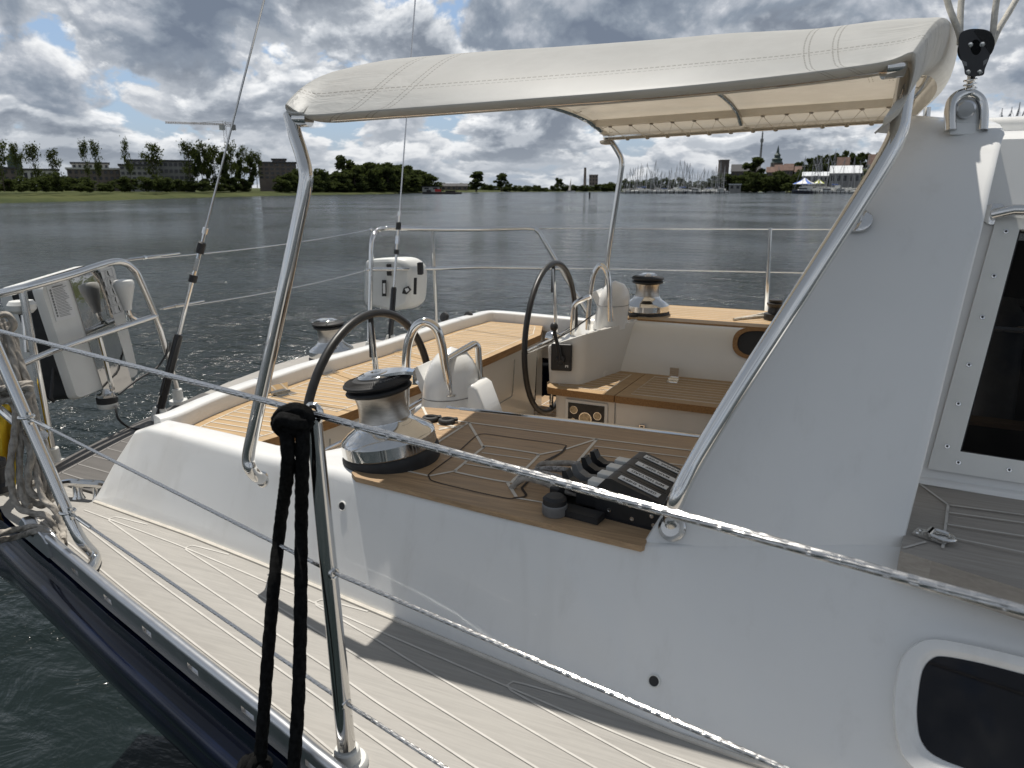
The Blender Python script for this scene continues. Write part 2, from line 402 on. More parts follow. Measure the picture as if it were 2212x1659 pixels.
# ================================================================== THE YACHT (one thing; everything fixed to it is a part)
yacht = empty('sailing_yacht', (-0.8, 2.6, 0.0), 'white sailing yacht with navy hull, teak cockpit and twin steering wheels, filling the foreground', 'sailing yacht')
def part(mb, name, mats, parent=None, label=None, **k):
    o = mb.build(name, mats, parent or yacht, **k)
    if label: o['label'] = label
    return o
def group_part(name, label=None):
    """a part that is only a holder of sub-parts"""
    o = bpy.data.objects.new(name, None); COL.objects.link(o); o.parent = yacht; o.empty_display_size = .05
    o.matrix_parent_inverse = Matrix.Translation(-yacht.location)
    if label: o['label'] = label
    return o
TZ, DZ, SZ, BZ, WZ = 1.57, 1.27, 1.33, 1.475, 1.0        # table, deck, cockpit seat, helm bench, sole heights
RX = [-2.35, -2.179, -1.906, -1.778, -1.41, -1.077, -.764, -.673, -.2, .3, 1.1]
RY = [1.30, 1.198, 1.112, 1.075, .963, .867, .778, .749, .615, .48, .30]
def rail_y(x): return interp(x, RX, RY)
FX = [-1.97, -1.51, -1.22, -.75, -.44, -.15, .034, .5, 1.1]
FY = [1.345, 1.292, 1.248, 1.168, 1.116, 1.070, 1.052, 1.015, .98]
def foot_y(x): return interp(x, FX, FY)
# ---- hull
TR = [(-2.30, 1.23), (-2.38, 1.45), (-2.47, 1.75), (-2.55, 2.05), (-2.66, 2.6), (-2.70, 3.0), (-2.66, 3.5), (-2.52, 4.0), (-2.28, 4.42)]
outline = [(x, rail_y(x)) for x in [1.1 - .12 * i for i in range(28)] if x > -2.2] + TR + [(x, 5.3 - rail_y(x) + .15) for x in [-2.1 + .2 * i for i in range(17)]]
oc = smooth([(x, y, 0) for x, y in outline], 2)
def hull_rows(dz_off):
    rows = []
    for (off, z) in dz_off:
        row = []
        for i, p in enumerate(oc):
            t = (oc[min(i + 1, len(oc) - 1)] - oc[max(i - 1, 0)]).normalized(); n_ = V((-t.y, t.x, 0))
            n_ = -n_ if n_.dot(V((-.8, 2.7, 0)) - p) > 0 else n_
            row.append(V((p.x, p.y, z)) + n_ * off)
        rows.append(row)
    return rows
m = MB()
m.grid(hull_rows([(-.03, 1.262), (.006, 1.262), (.010, 1.245), (.004, 1.215), (.004, 1.205), (.026, 1.198), (.034, 1.185), (.034, 1.165), (.026, 1.152), (.006, 1.145), (.006, 1.130), (.016, 1.115), (.016, 1.09), (.012, 1.06), (-.02, 1.0), (-.25, .72), (-.62, .3), (-.9, -.05)]))
part(m, 'hull', navy, label='dark navy blue glossy hull side with moulded rubbing strake', angle=60)
# ---- deck with caulking
m = MB(); xs = [1.1 - .06 * i for i in range(52)]
def deck_strip(xs, ya, yb, z=DZ, za=0.0, n=6):
    m.grid([[V((x, lerp(ya(x), yb(x), k / n), z + .012 * math.sin(math.pi * k / n) + za * k / n)) for k in range(n + 1)] for x in xs])
deck_strip([x for x in xs if x > -1.98], rail_y, foot_y, za=.02)
def transom_x(y): return interp(y, [p[1] for p in TR], [p[0] for p in TR])
ys = [1.23 + .08 * i for i in range(40)]
m.grid([[V((lerp(transom_x(y), -1.70 if y > 1.5 else -1.97 + .27 * max(0, (y - 1.36)) / .14, k / 5), y, DZ + .004)) for k in range(6)] for y in ys])
m.grid([[V((lerp(-2.3, -1.97, k / 4), lerp(rail_y(lerp(-2.3, -1.97, k / 4)), 1.36, j / 4), DZ + .008)) for k in range(5)] for j in range(5)])
m.grid([[V((x, lerp(4.0, 5.45 - rail_y(x), k / 4), DZ)) for k in range(5)] for x in [-2.2 + .2 * i for i in range(17)]])
def dz(x, y):
    ya, yb = rail_y(x), foot_y(x)
    if x < -1.97 or y > yb: return DZ + .010
    k = (y - ya) / (yb - ya); return DZ + .012 * math.sin(math.pi * min(max(k, 0), 1)) + .02 * k
def deckline(pts, w=.0046, closed=False): m.ribbon([V((x, y, dz(x, y))) for x, y in pts], w, lift=.0012, mi=1, closed=closed)
LN = [.058 + .062 * k for k in range(9)]
for k, off in enumerate(LN):
    run = []
    for i in range(160):
        x = 1.05 - .02 * i
        if x < -2.34 + .02 * (k % 2): break
        y = rail_y(x) + off
        lim = foot_y(x) - .062 if x > -1.99 else 1.62
        if y < lim: run.append((x, y))
        elif run:
            break
    if len(run) > 3:
        deckline(run)
        x, y = run[-1]
        if x > -1.95 : # joggled plank end at the margin board
            deckline([(x, y), (x - .012, y + .012), (x - .006, y + .026), (x + .02, y + .028), (x + .12, y + .028 - .0), ], .005)
deckline([(x, foot_y(x) - .058) for x in [1.05 - .03 * i for i in range(100)] if x > -1.95])
part(m, 'side_deck', [deck_teak, greycaulk], label='weathered grey teak side deck with pale caulking lines', angle=60)
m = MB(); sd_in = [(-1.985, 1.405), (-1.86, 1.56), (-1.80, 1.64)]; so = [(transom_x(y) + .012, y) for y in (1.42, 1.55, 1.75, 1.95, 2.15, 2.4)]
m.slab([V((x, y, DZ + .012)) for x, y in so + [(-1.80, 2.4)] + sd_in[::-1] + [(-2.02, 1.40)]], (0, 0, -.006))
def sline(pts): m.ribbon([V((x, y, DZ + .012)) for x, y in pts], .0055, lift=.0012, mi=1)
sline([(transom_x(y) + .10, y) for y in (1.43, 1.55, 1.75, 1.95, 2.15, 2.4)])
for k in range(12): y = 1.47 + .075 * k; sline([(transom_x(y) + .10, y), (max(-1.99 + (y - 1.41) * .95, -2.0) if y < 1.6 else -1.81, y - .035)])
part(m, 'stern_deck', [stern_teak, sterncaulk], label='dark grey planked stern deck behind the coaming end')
# ---- toe rail
m = MB(); xs = [-1.80 + .02 * i for i in range(146)]
def rp(x, off, z): return V((x, rail_y(x) + .012 + off, z))
for z0, z1 in ((1.268, 1.281), (1.294, 1.312)):
    for o in (-.005, .005): m.grid([[rp(x, o, z0), rp(x, o, z1)] for x in xs])
    for z in (z0, z1): m.grid([[rp(x, -.005, z), rp(x, .005, z)] for x in xs])
k = 0
while -1.80 + .19 * k < 1.0:                                      # web between the drain slots
    a, b = -1.80 + .19 * k, -1.80 + .19 * k + .150
    seg = [a + (b - a) * i / 6 for i in range(7)]
    for o in (-.005, .005): m.grid([[rp(x, o, 1.281), rp(x, o, 1.294)] for x in seg])
    for x in (a, b): m.face([rp(x, -.005, 1.281), rp(x, .005, 1.281), rp(x, .005, 1.294), rp(x, -.005, 1.294)])
    k += 1
m.tube([rp(x, 0, 1.318) for x in xs], .0115, 12)
part(m, 'toe_rail', alloy, label='silver anodised toe rail with oval drain slots')
m = MB(); c0 = V((-1.90, rail_y(-1.9) + .015, 1.27))                # fairlead chock where the rail ends
prof = [(-.10, 0), (-.09, .04), (-.055, .062), (-.035, .058), (-.02, .034), (.02, .030), (.045, .05), (.07, .062), (.10, .056), (.125, .045), (.125, .0)]
dirn = V((1, -.30, 0)).normalized(); sd = V((.30, 1, 0)).normalized()
for sgn in (-1, 1): m.face([c0 + dirn * a + sd * .016 * sgn + V((0, 0, b)) for a, b in (prof if sgn > 0 else prof[::-1])])
m.grid([[c0 + dirn * a + sd * .016 * sg + V((0, 0, b)) for sg in (-1, 1)] for a, b in prof])
part(m, 'fairlead', alloy, bevel=.006, weld=.0005)
m = MB(); c1 = V((-2.02, rail_y(-2.02) + .22, 1.275)); bx = V((1, .25, 0)).normalized()
m.tube([c1 - bx * .10 + V((0, 0, .045)), c1 - bx * .05 + V((0, 0, .052)), c1 + bx * .05 + V((0, 0, .052)), c1 + bx * .10 + V((0, 0, .045))], [.010, .014, .014, .010], 10)
for s in (-.035, .035): m.lathe([(.020, 0), (.014, .012), (.012, .05)], c1 + bx * s, n=12)
part(m, 'mooring_cleat', steel)

# ---- starboard coaming (outer face leans inboard), lofted along the boat
ST = [  # x, y outer shoulder, y inner edge, z top
    (-1.97, 1.36, 1.38, 1.293), (-1.93, 1.40, 1.45, 1.39), (-1.87, 1.445, 1.52, 1.495), (-1.80, 1.435, 1.525, 1.52), (-1.70, 1.418, 1.505, 1.527), (-1.5, 1.385, 1.475, 1.533), (-1.3, 1.345, 1.435, 1.54),
    (-1.14, 1.322, 1.42, 1.55), (-1.06, 1.302, 1.50, 1.558), (-1.00, 1.288, 1.70, 1.565), (-.955, 1.278, 1.81, 1.567), (-.8, 1.255, 1.815, 1.567), (-.6, 1.231, 1.825, 1.567), (-.4, 1.210, 1.84, 1.567), (-.245, 1.205, 1.855, 1.567),
    (-.15, 1.226, 1.86, 1.577), (0, 1.245, 1.87, 1.60), (.19, 1.269, 1.88, 1.630), (.4, 1.255, 1.9, 1.622), (.7, 1.235, 1.9, 1.615), (1.1, 1.20, 1.9, 1.61)]
def stn(x): return [interp(x, [s[0] for s in ST], [s[k] for s in ST]) for k in (1, 2, 3)]
m = MB(); rows = []
sx = sorted(set([s[0] for s in ST] + [-1.97 + .05 * i for i in range(62)]))
for x in sx:
    yo, yi, zt = stn(x); yf = foot_y(x) if x > -1.97 else 1.345
    zf = DZ + .021; hgt = zt - zf
    rad = min(interp(x, [-1.9, -1.5, -.5, -.22, .14, .24], [.010, .020, .024, .006, .006, .028]), hgt * .45)
    row = [V((x, yf - .004, zf - .012)), V((x, yf, zf + .006 * (hgt > .1)))]
    A = V((x, yf, zf)); B = V((x, yo, zt))
    up = (B - A).normalized(); s0 = B - up * rad * 1.1; s1 = V((x, min(yo + rad * 1.1, yi), zt))
    for k in range(1, 7): row.append(A.lerp(s0, k / 7))
    for k in range(8):
        t = k / 7; row.append(s0 * (1 - t) ** 2 + B * 2 * t * (1 - t) + s1 * t * t)
    r2 = min(.02, (yi - yo) * .3, hgt * .3)
    e0 = V((x, yi - r2, zt)); e1 = V((x, yi, zt)); e2 = V((x, yi, zt - r2))
    for k in range(5):
        t = k / 4; row.append(e0 * (1 - t) ** 2 + e1 * 2 * t * (1 - t) + e2 * t * t)
    row.append(V((x, yi + .01, WZ - .02 if hgt > .15 else zt - .02))); rows.append(row)
m.grid(rows); m.face([p for p in rows[0]])
coam = part(m, 'starboard_coaming', gelcoat, label='white moulded cockpit coaming beside the grey side deck', angle=50)
# sealant bead along the coaming foot, drain holes, sheet scuff
m = MB(); m.tube([V((x, foot_y(x) - .006, DZ + .022)) for x in [-1.95 + .05 * i for i in range(60)]], .0055, 6)
part(m, 'sealant_bead', caulk)
def on_coaming(u, v):
    """point and normal of the outer coaming face under a pixel of the photograph"""
    y = 1.2
    for _ in range(40):
        p = aty(u, v, y); yo, yi, zt = stn(p.x); sl = (yo - foot_y(p.x)) / (zt - DZ - .021); y = .5 * y + .5 * (foot_y(p.x) + sl * (p.z - DZ - .021))
    return aty(u, v, y), V((-.11, -1, sl)).normalized()
for u, v in ((740, 1093), (1413, 1471)):
    a, n_ = on_coaming(u, v); m = MB()
    m.lathe([(.0120, .0005), (.0115, .0030), (.0098, .0036), (.0090, .0020), (.0001, .0020)], a, n_, 24, 0, mis=[0, 0, 0, 1])
    part(m, 'drain_outlet', [whitepl, ink])

# ---- generic teak panel
def inset(poly, d):
    P = [V(p) for p in poly]; n = len(P); ar = sum(P[i].x * P[(i + 1) % n].y - P[(i + 1) % n].x * P[i].y for i in range(n)); sg = 1 if ar > 0 else -1; out = []
    for i in range(n):
        a = (P[i] - P[i - 1]).normalized(); b = (P[(i + 1) % n] - P[i]).normalized()
        na, nb = V((-a.y, a.x, 0)) * sg, V((-b.y, b.x, 0)) * sg; q = (na + nb); k = max(1 + na.dot(nb), .35)
        out.append(P[i] + q * (d / k))
    return out
def scan(poly, c, axis):
    """segments of the line (other axis = c) inside the polygon"""
    hits = []; n = len(poly)
    for i in range(n):
        a, b = poly[i], poly[(i + 1) % n]; p, q = (a.y, b.y) if axis == 'x' else (a.x, b.x)
        if (p <= c < q) or (q <= c < p):
            t = (c - p) / (q - p); hits.append((a.x + (b.x - a.x) * t) if axis == 'x' else (a.y + (b.y - a.y) * t))
    hits.sort(); return list(zip(hits[::2], hits[1::2]))
def teak_panel(name, poly, th, mats, margin=.05, spacing=.045, axis='x', w=.0045, phase=0.0, lip=True, label=None, parent=None, lines=True):
    m = MB(); z = poly[0].z; m.slab(poly, (0, 0, -th), 0, side=2 if lip else 0)
    if lines:
        ins = inset(poly, margin); m.ribbon(ins, w, mi=1, closed=True)
        lo = min((p.y if axis == 'x' else p.x) for p in ins); hi = max((p.y if axis == 'x' else p.x) for p in ins); c = lo + spacing * (.6 + phase)
        while c < hi - .01:
            for a, b in scan(ins, c, axis):
                if b - a > .02: m.ribbon([V((a, c, z)), V((b, c, z))] if axis == 'x' else [V((c, a, z)), V((c, b, z))], w, mi=1)
            c += spacing
        n = len(poly)
    return part(m, name, mats, parent, label, bevel=0, angle=40)

# ---- helm bench: rim, teak top, front
back_px = [(392, 929), (460, 897), (531, 868), (663, 819), (760, 790), (850, 762), (981, 716), (1058, 694)]
front_px = [(524, 966), (640, 930), (750, 892), (850, 853), (960, 812), (1060, 770), (1168, 723)]
back = [atz(u, v, BZ) for u, v in back_px]; front = [atz(u, v, BZ) for u, v in front_px]
back = smooth(back, 3); front = smooth(front, 3)
bp_end = atz(1172, 704, BZ)
bench = back + [bp_end] + front[::-1]
bo = group_part('helm_bench', 'long curved teak bench across the stern behind the steering wheels')
# split in three lids like the photo, each with its own margin
def cut_frac(c, f):
    i = f * (len(c) - 1); k = min(int(i), len(c) - 2); return c[k].lerp(c[k + 1], i - k)
def bench_piece(f0, f1, last=False):
    nn = 8; a = [cut_frac(back, f0 + (f1 - f0) * i / nn) for i in range(nn + 1)]; b = [cut_frac(front, f0 + (f1 - f0) * i / nn) for i in range(nn + 1)]
    d = .002 * (a[-1] - a[0]).normalized(); a[0] = a[0] + d; b[0] = b[0] + d; a[-1] = a[-1] - d; b[-1] = b[-1] - d
    return a + ([bp_end] if last else []) + b[::-1]
for f0, f1 in ((0, .30), (.30, .50), (.50, .72), (.72, 1.0)):
    teak_panel('bench_lid', bench_piece(f0, f1, f1 == 1.0), .034, [teak_pale, caulk, teak_lip], .040, .0385, 'x', .0045, parent=bo)
m = MB(); fr = [p + V((-.018, .004, -.034)) for p in front]
m.grid([[V((p.x - .02 * t, p.y, lerp(p.z, WZ - .01, t))) for t in (0, .33, .66, 1)] for p in fr])
for f in (.28, .52, .74):                                        # locker seams
    a = cut_frac(fr, f); b = cut_frac(fr, f + .17)
    q = [V((a.x + .004, a.y, 1.40)), V((a.x - .008, a.y, 1.21)), V((b.x - .008, b.y, 1.21)), V((b.x + .004, b.y, 1.40))]
    m.tube(fillet(q, .02), .0022, 5, 1)
m.face([bp_end + V((0, .0, -.034)), front[-1] + V((-.018, .004, -.034)), front[-1] + V((-.03, .004, -.47)), bp_end + V((0, 0, -.47))])
part(m, 'bench_front', [cream_gel, sealgrey], bo)
# rim round the bench
rim_i = smooth([atz(u, v, BZ) for u, v in [(352, 940), (392, 929), (460, 897), (531, 868), (663, 819), (760, 790), (850, 762), (981, 716), (1040, 699), (1058, 694), (1080, 694), (1172, 703), (1262, 712)]], 4)
m = MB(); rows = []
for i, p in enumerate(rim_i):
    t = (rim_i[min(i + 1, len(rim_i) - 1)] - rim_i[max(i - 1, 0)]).normalized(); o = V((-t.y, t.x, 0))
    if o.dot(V((-1.2, 2.6, 0)) - V((p.x, p.y, 0))) > 0: o = -o
    pr = [(-.004, -.03), (.0, .0), (.003, .042), (.006, .050), (.013, .053), (.056, .053), (.064, .050), (.069, .042), (.073, -.05), (.078, -.205)]
    rows.append([p + o * a + V((0, 0, b)) for a, b in pr])
m.grid(rows); m.face(rows[0]); m.face(rows[-1])
part(m, 'bench_rim', gelcoat, bo, angle=50)
for u, v in ((612, 852), (706, 806), (852, 758), (928, 727)):     # small chrome hinge plates
    a = atz(u, v, BZ); m = MB(); R = Matrix.Rotation(math.radians(-18), 3, 'Z')
    m.box(a + V((.012, .0, .002)), (.045, .07, .003), R); m.box(a + V((-.016, .0, .022)), (.003, .07, .036), R)
    m.tube([a + R @ V((-.012, -.035, .005)), a + R @ V((-.012, .035, .005))], .005, 8)
    part(m, 'bench_hinge', steel, bo)
# ---- cockpit sole and footwell
sole = [V((-1.62, 1.44, WZ)), V((-.9, 1.44, WZ)), V((.9, 1.9, WZ)), V((.9, 3.02, WZ)), V((-1.0, 3.02, WZ)), V((-1.0, 3.9, WZ)), V((-1.44, 3.9, WZ))]
teak_panel('cockpit_sole', sole, .02, [teak_brown, caulk, teak_lip], .07, .052, 'x', .005, label='teak grating floor of the cockpit well')

# ---- starboard table (teak deck on the coaming) with its inlay, copied point by point from the photograph
def c5(px, py, z=TZ): return atz(707.9 + .4 * px, 796.4 + .4 * py, z)
tab = [c5(*p) for p in [(512, 207), (640, 216), (840, 238), (1300, 288), (1700, 337), (2022, 376), (1712, 950), (1690, 958), (1300, 865), (800, 744), (400, 645), (150, 585), (128, 560), (190, 520), (400, 300)]]
m = MB(); m.slab(tab, (0, 0, -.012), 0)
def wl(pts, w=.0074, closed=False, f=0): m.ribbon(fillet([c5(*p) for p in pts], f, 4) if f else [c5(*p) for p in pts], w, mi=1, closed=closed)
wl([(512, 207), (534, 252)]); wl([(534, 252), (650, 275), (762, 292), (1455, 381), (1990, 446)])
wl([(762, 292), (590, 402), (545, 400)]); wl([(690, 312), (590, 300)]); wl([(742, 306), (600, 330)]) ; wl([(715, 322), (600, 318)], .005)
wl([(762, 292), (842, 428)]); wl([(1455, 381), (1285, 436)]); wl([(1270, 440), (1128, 468)]); wl([(1455, 381), (1225, 650), (1172, 726), (1020, 700)])
rr = [(872, 421), (1100, 455), (1135, 466), (1120, 490), (1010, 596), (965, 613), (720, 566), (692, 552), (715, 530), (835, 432)]
m.ribbon(smooth([c5(*p) for p in rr], 5, closed=True), .0074, mi=1, closed=True)
for a, b in (((832, 455), (1097, 492)), ((775, 490), (1062, 533)), ((738, 515), (1035, 562))): wl([a, b], .005)
wl([(695, 553), (552, 580)]); wl([(968, 613), (1018, 694)]); wl([(400, 548), (545, 580)]);
for a, b in (((1440, 420), (1985, 486)), ((1405, 462), (1960, 528)), ((1370, 505), (1930, 572)), ((1225, 672), (1330, 690)), ((1190, 712), (1282, 725)), ((1205, 690), (1290, 700)), ((1380, 747), (1795, 832))): wl([a, b], .0055)
gr = [(850, 353), (1050, 381), (1262, 410), (1285, 425), (1262, 452), (1170, 500), (1110, 570), (1050, 645), (1085, 675), (1010, 700), (960, 700), (750, 655), (580, 612), (548, 588), (560, 560), (700, 455), (800, 366)]
m.ribbon(smooth([c5(*p) for p in gr[:6]], 5), .0035, mi=2); m.ribbon(smooth([c5(*p) for p in gr[9:] + gr[:1]], 5), .0035, mi=2)
slot = smooth([c5(*p) for p in [(1285, 425), (1262, 455), (1180, 508), (1120, 570), (1062, 632), (1050, 650), (1070, 690), (1000, 702)]], 5)
m.ribbon(slot, .006, mi=2, lift=.0016)
for a, b in (((1284, 424), (1172, 505)), ((1050, 645), (1060, 690))): pass
part(m, 'starboard_table', [teak_brown, caulk, groove], label='brown teak deck of the starboard coaming with a white caulked inlay')
m = MB(); e = [c5(*p) for p in [(640, 211), (840, 233), (1300, 283), (1700, 332), (2030, 372)]]; m.tube([p + V((0, .004, 0)) for p in e], .006, 8)
part(m, 'chrome_edge_strip', steel)

# ---- port coaming, table and seat
pin = [V((-1.02, 3.47, TZ)), V((-.9, 3.465, TZ)), V((-.2, 3.475, TZ)), V((1.1, 3.50, TZ))]
m = MB(); rows = []
for x in [-1.05 + .05 * i for i in range(44)]:
    y0 = interp(x, [p.x for p in pin], [p.y for p in pin]); q = []
    q += [V((x, y0 - .075, SZ - .06)), V((x, y0 - .070, SZ + .02)), V((x, y0 - .02, TZ - .05)), V((x, y0 - .008, TZ - .022)), V((x, y0 + .004, TZ - .006)), V((x, y0 + .022, TZ)), V((x, y0 + .60, TZ)), V((x, y0 + .66, TZ - .03)), V((x, y0 + .78, DZ))]
    rows.append(q)
m.grid(rows); m.face(rows[0])
part(m, 'port_coaming', cream_gel, label='cream inner wall of the far cockpit coaming', angle=45)
ptab = [V((-1.0, 3.515, TZ + .008)), V((1.0, 3.535, TZ + .008)), V((1.0, 4.03, TZ + .008)), V((-1.0, 4.03, TZ + .008))]
teak_panel('port_table', ptab, .008, [teak_pale, caulk, teak_lip], .06, .055, 'x', .005)
seat_front = [atz(u, v, SZ) for u, v in [(1177, 831), (1183, 836), (1206, 840), (1327, 855), (1564, 882)]]
f0, f1 = seat_front[2], seat_front[4]; d_ = (f1 - f0).normalized(); fwd_end = f0 + d_ * (1.9 / d_.x * 1.0)
seat_poly = [seat_front[0] + V((0, .14, 0)), seat_front[0] + V((-.004, .04, 0)), seat_front[1], seat_front[2] , seat_front[3], fwd_end, fwd_end + V((0, .45, 0)), V((-.2, 3.415, SZ)), V((-.85, 3.40, SZ)), V((-1.06, 3.36, SZ))]
po = group_part('port_seat', 'teak topped cockpit seat along the far coaming with cream locker fronts')
jx = seat_front[3].x; jy = seat_front[3].y
pA = [seat_poly[0], seat_poly[1], seat_poly[2], seat_poly[3], V((jx - .002, jy, SZ)), V((jx + .04, 3.40, SZ)), seat_poly[8], seat_poly[9]]
pB = [V((jx + .002, jy + .001, SZ)), fwd_end, fwd_end + V((0, .40, 0)), V((-.2, 3.412, SZ)), V((jx + .044, 3.405, SZ))]
teak_panel('seat_lid', pA, .032, [teak_seat, caulk, teak_lip], .055, .042, 'x', .0045, parent=po)
teak_panel('seat_lid', pB, .032, [teak_seat, caulk, teak_lip], .055, .042, 'x', .0045, parent=po)
m = MB(); fl = [seat_poly[9] + V((.03, 0, 0)), seat_poly[0] + V((.03, 0, 0)), seat_front[1] + V((.025, .035, 0)), seat_front[2] + V((.015, .022, 0)), seat_front[3] + V((0, .022, 0)), fwd_end + V((0, .022, 0))]
fl = [V((p.x, p.y, SZ - .032)) for p in fl]
m.grid([[p, V((p.x, p.y + .012, WZ - .01))] for p in fillet(fl, .03)])
def onseat(u, v): return atp(u, v, seat_front[3] + V((0, .0205, 0)), V((d_.y, -d_.x, 0)))
a, b = onseat(1329, 864), onseat(1331, 960); m.tube([a, V((a.x, a.y, WZ))], .0022, 5, 1)
m.tube([onseat(1331, 919), onseat(1400, 926), onseat(1560, 944)], .0016, 5, 1)
part(m, 'seat_front', [cream_gel, sealgrey], po, angle=40)
# engine panel in its recess
q = [onseat(1237, 912 - 48), onseat(1343, 876), onseat(1343, 960), onseat(1237, 948)]
m = MB(); nrm = V((d_.y, -d_.x, 0)).normalized()
c = (onseat(1241, 864) + onseat(1341, 958)) / 2; wdt = (onseat(1342, 876) - onseat(1241, 864)).length; M3 = Matrix((d_, -nrm, V((0, 0, 1)))).transposed()
c = onseat(1266, 903)
m.box(c + nrm * .002, (.172, .006, .132), M3, 0); m.box(c + nrm * .0005, (.200, .004, .158), M3, 1)
for (dx, dz_, r_) in ((-.002, -.002, .031), (-.058, .034, .019), (.055, .018, .019), (-.060, -.016, .011), (.058, -.028, .012), (-.056, -.045, .008), (.06, -.053, .008)):
    o_ = c + d_ * dx + V((0, 0, dz_)) + nrm * .005; m.lathe([(r_, 0), (r_, .003), (r_ * .86, .003), (r_ * .84, .001), (.0001, .001)], o_, nrm, 18, 0, mis=[2, 2, 2, 3])
part(m, 'engine_panel', [blackpl, whitepl, steel, gold], po, label='black engine gauge panel set in the cream seat front')
c = onseat(1387, 922) + nrm * .003; m = MB(); m.box(c, (.026, .006, .02), M3); m.box(c + nrm * .004, (.014, .004, .010), M3, 1); part(m, 'locker_latch', [steel, ink], po, bevel=.001)
# hinge plate on the port seat, oval opening in the port coaming wall
m = MB(); a = atz(1455, 822, SZ); m.box(a + V((0, -.03, .002)), (.05, .05, .003)); m.box(a + V((0, .006, .036)), (.042, .004, .05)); m.tube([a + V((-.025, -.004, .007)), a + V((.025, -.004, .007))], .006, 8)
part(m, 'seat_hinge', steel, po)
def onwall(u, v): return atp(u, v, (0, 3.437, 1.45), (0, -1, .2))
c = onwall(1655, 744); wn = V((0, -1, .2)).normalized(); ax = V((1, 0, 0)); ay = wn.cross(ax)
m = MB(); ov = lambda a_, b_: [c + ax * (math.copysign(abs(math.cos(t)) ** .6, math.cos(t)) * a_) + ay * (math.copysign(abs(math.sin(t)) ** .8, math.sin(t)) * b_) for t in [2 * math.pi * k / 40 for k in range(40)]]
o1, o2 = ov(.150, .078), ov(.128, .060)
m.grid([[p + wn * .002, p + wn * .014, q_ + wn * .014, q_ - wn * .0] for p, q_ in zip(o1, o2)], closeu=True); m.face([p + wn * .0035 for p in o2], 1)
part(m, 'oval_opening', [teak_lip, ink], label='oval dark opening with a teak ring in the far coaming')
# port console that carries the wheel and throttle
cz = [SZ, SZ + .06, SZ + .12, 1.50, 1.55, TZ]
A, B, C = atz(1183, 827, SZ), atz(1254, 831, SZ), V((-.84, 3.42, SZ))
A2, B2, C2 = V((A.x - .01, A.y - .0, 1.505)), V((B.x + .015, B.y + .012, 1.572)), V((-.80, 3.47, 1.577))
D, D2 = V((-1.10, 3.62, SZ)), V((-1.08, 3.62, 1.55)); K = V((-.82, 3.62, SZ)); K2 = V((-.80, 3.62, 1.58))
loop0, loop1 = fillet([D, A, B, C, K][0:5], .03, 5), fillet([D2, A2, B2, C2, K2], .03, 5)
m = MB(); m.grid([[p.lerp(q, t) for t in (-.04, 0, .25, .5, .75, .93)] + [p.lerp(q, .985) * .985 + (sum(loop1, V()) / len(loop1)) * .015, q * .93 + (sum(loop1, V()) / len(loop1)) * .07] for p, q in zip(loop0, loop1)], closev=False)
m.face([q * .93 + (sum(loop1, V()) / len(loop1)) * .07 for q in loop1])
cons = part(m, 'port_console', cream_gel, label='cream moulded console carrying the far wheel and throttle', angle=50)

# ================================================================== deckhouse: wing panel, roof, side wall with window, ledge
def gp(x, z): return 1.214 + .50 * (z - 1.562) - .12 * (z - 1.562) ** 2 + .05 * (x + .245) + (max(z - 2.10, 0) ** 2) * 2.6
def onpanel(u, v, off=0.0):
    y = 1.3
    for _ in range(30):
        p = aty(u, v, y); y = .5 * y + .5 * (gp(p.x, p.z) - off)
    return aty(u, v, y)
Lp = [(1388, 1182), (1424, 1118), (1520, 958), (1610, 806), (1700, 668), (1790, 530), (1870, 405), (1922, 322), (1948, 288), (1962, 274)]
Rp = [(1944, 1194), (1958, 1130), (2004, 950), (2048, 770), (2085, 620), (2115, 500), (2137, 400), (2152, 335), (2160, 304), (2166, 290)]
dh = group_part('deckhouse', 'white deckhouse with a broad sloping side panel and side window')
Lp = [(u + 13 * min(1, max(0, (1150 - v) / 100)) * min(1, max(0, (v - 270) / 60)), v) for u, v in Lp]
Lc = smooth([onpanel(*p) for p in Lp], 5); Rc = smooth([onpanel(*p) for p in Rp], 5)
m = MB(); rows = []
for a, b in zip(Lc, Rc):
    q = [a + V((.004, .05, -.002)), a + V((-.002, .02, 0)), a + V((-.003, .006, 0))]
    for k in range(25):
        t = k / 24; p = a.lerp(b, t); p.y = lerp(a.y - gp(a.x, a.z), b.y - gp(b.x, b.z), t) + gp(p.x, p.z); q.append(p)
    q += [b + V((.004, .004, 0)), b + V((.004, .02, 0)), b + V((-.01, .14, .0))]; rows.append(q)
top = rows[-1]
for dy, dz_ in ((.02, .010), (.06, .022), (.15, .036), (.5, .06), (1.2, .07)):
    rows.append([p + V((0, dy, dz_)) for p in top])
m.grid(rows)
part(m, 'side_panel', gelcoat, dh, label='broad white sloping side panel of the deckhouse', angle=50)
m = MB()
m.slab([V((.12, 1.9, 2.36)), V((1.3, 1.8, 2.36)), V((1.3, 3.5, 2.36)), V((.22, 3.4, 2.36))], (0, 0, -.05)); part(m, 'roof', gelcoat, dh, bevel=.02)
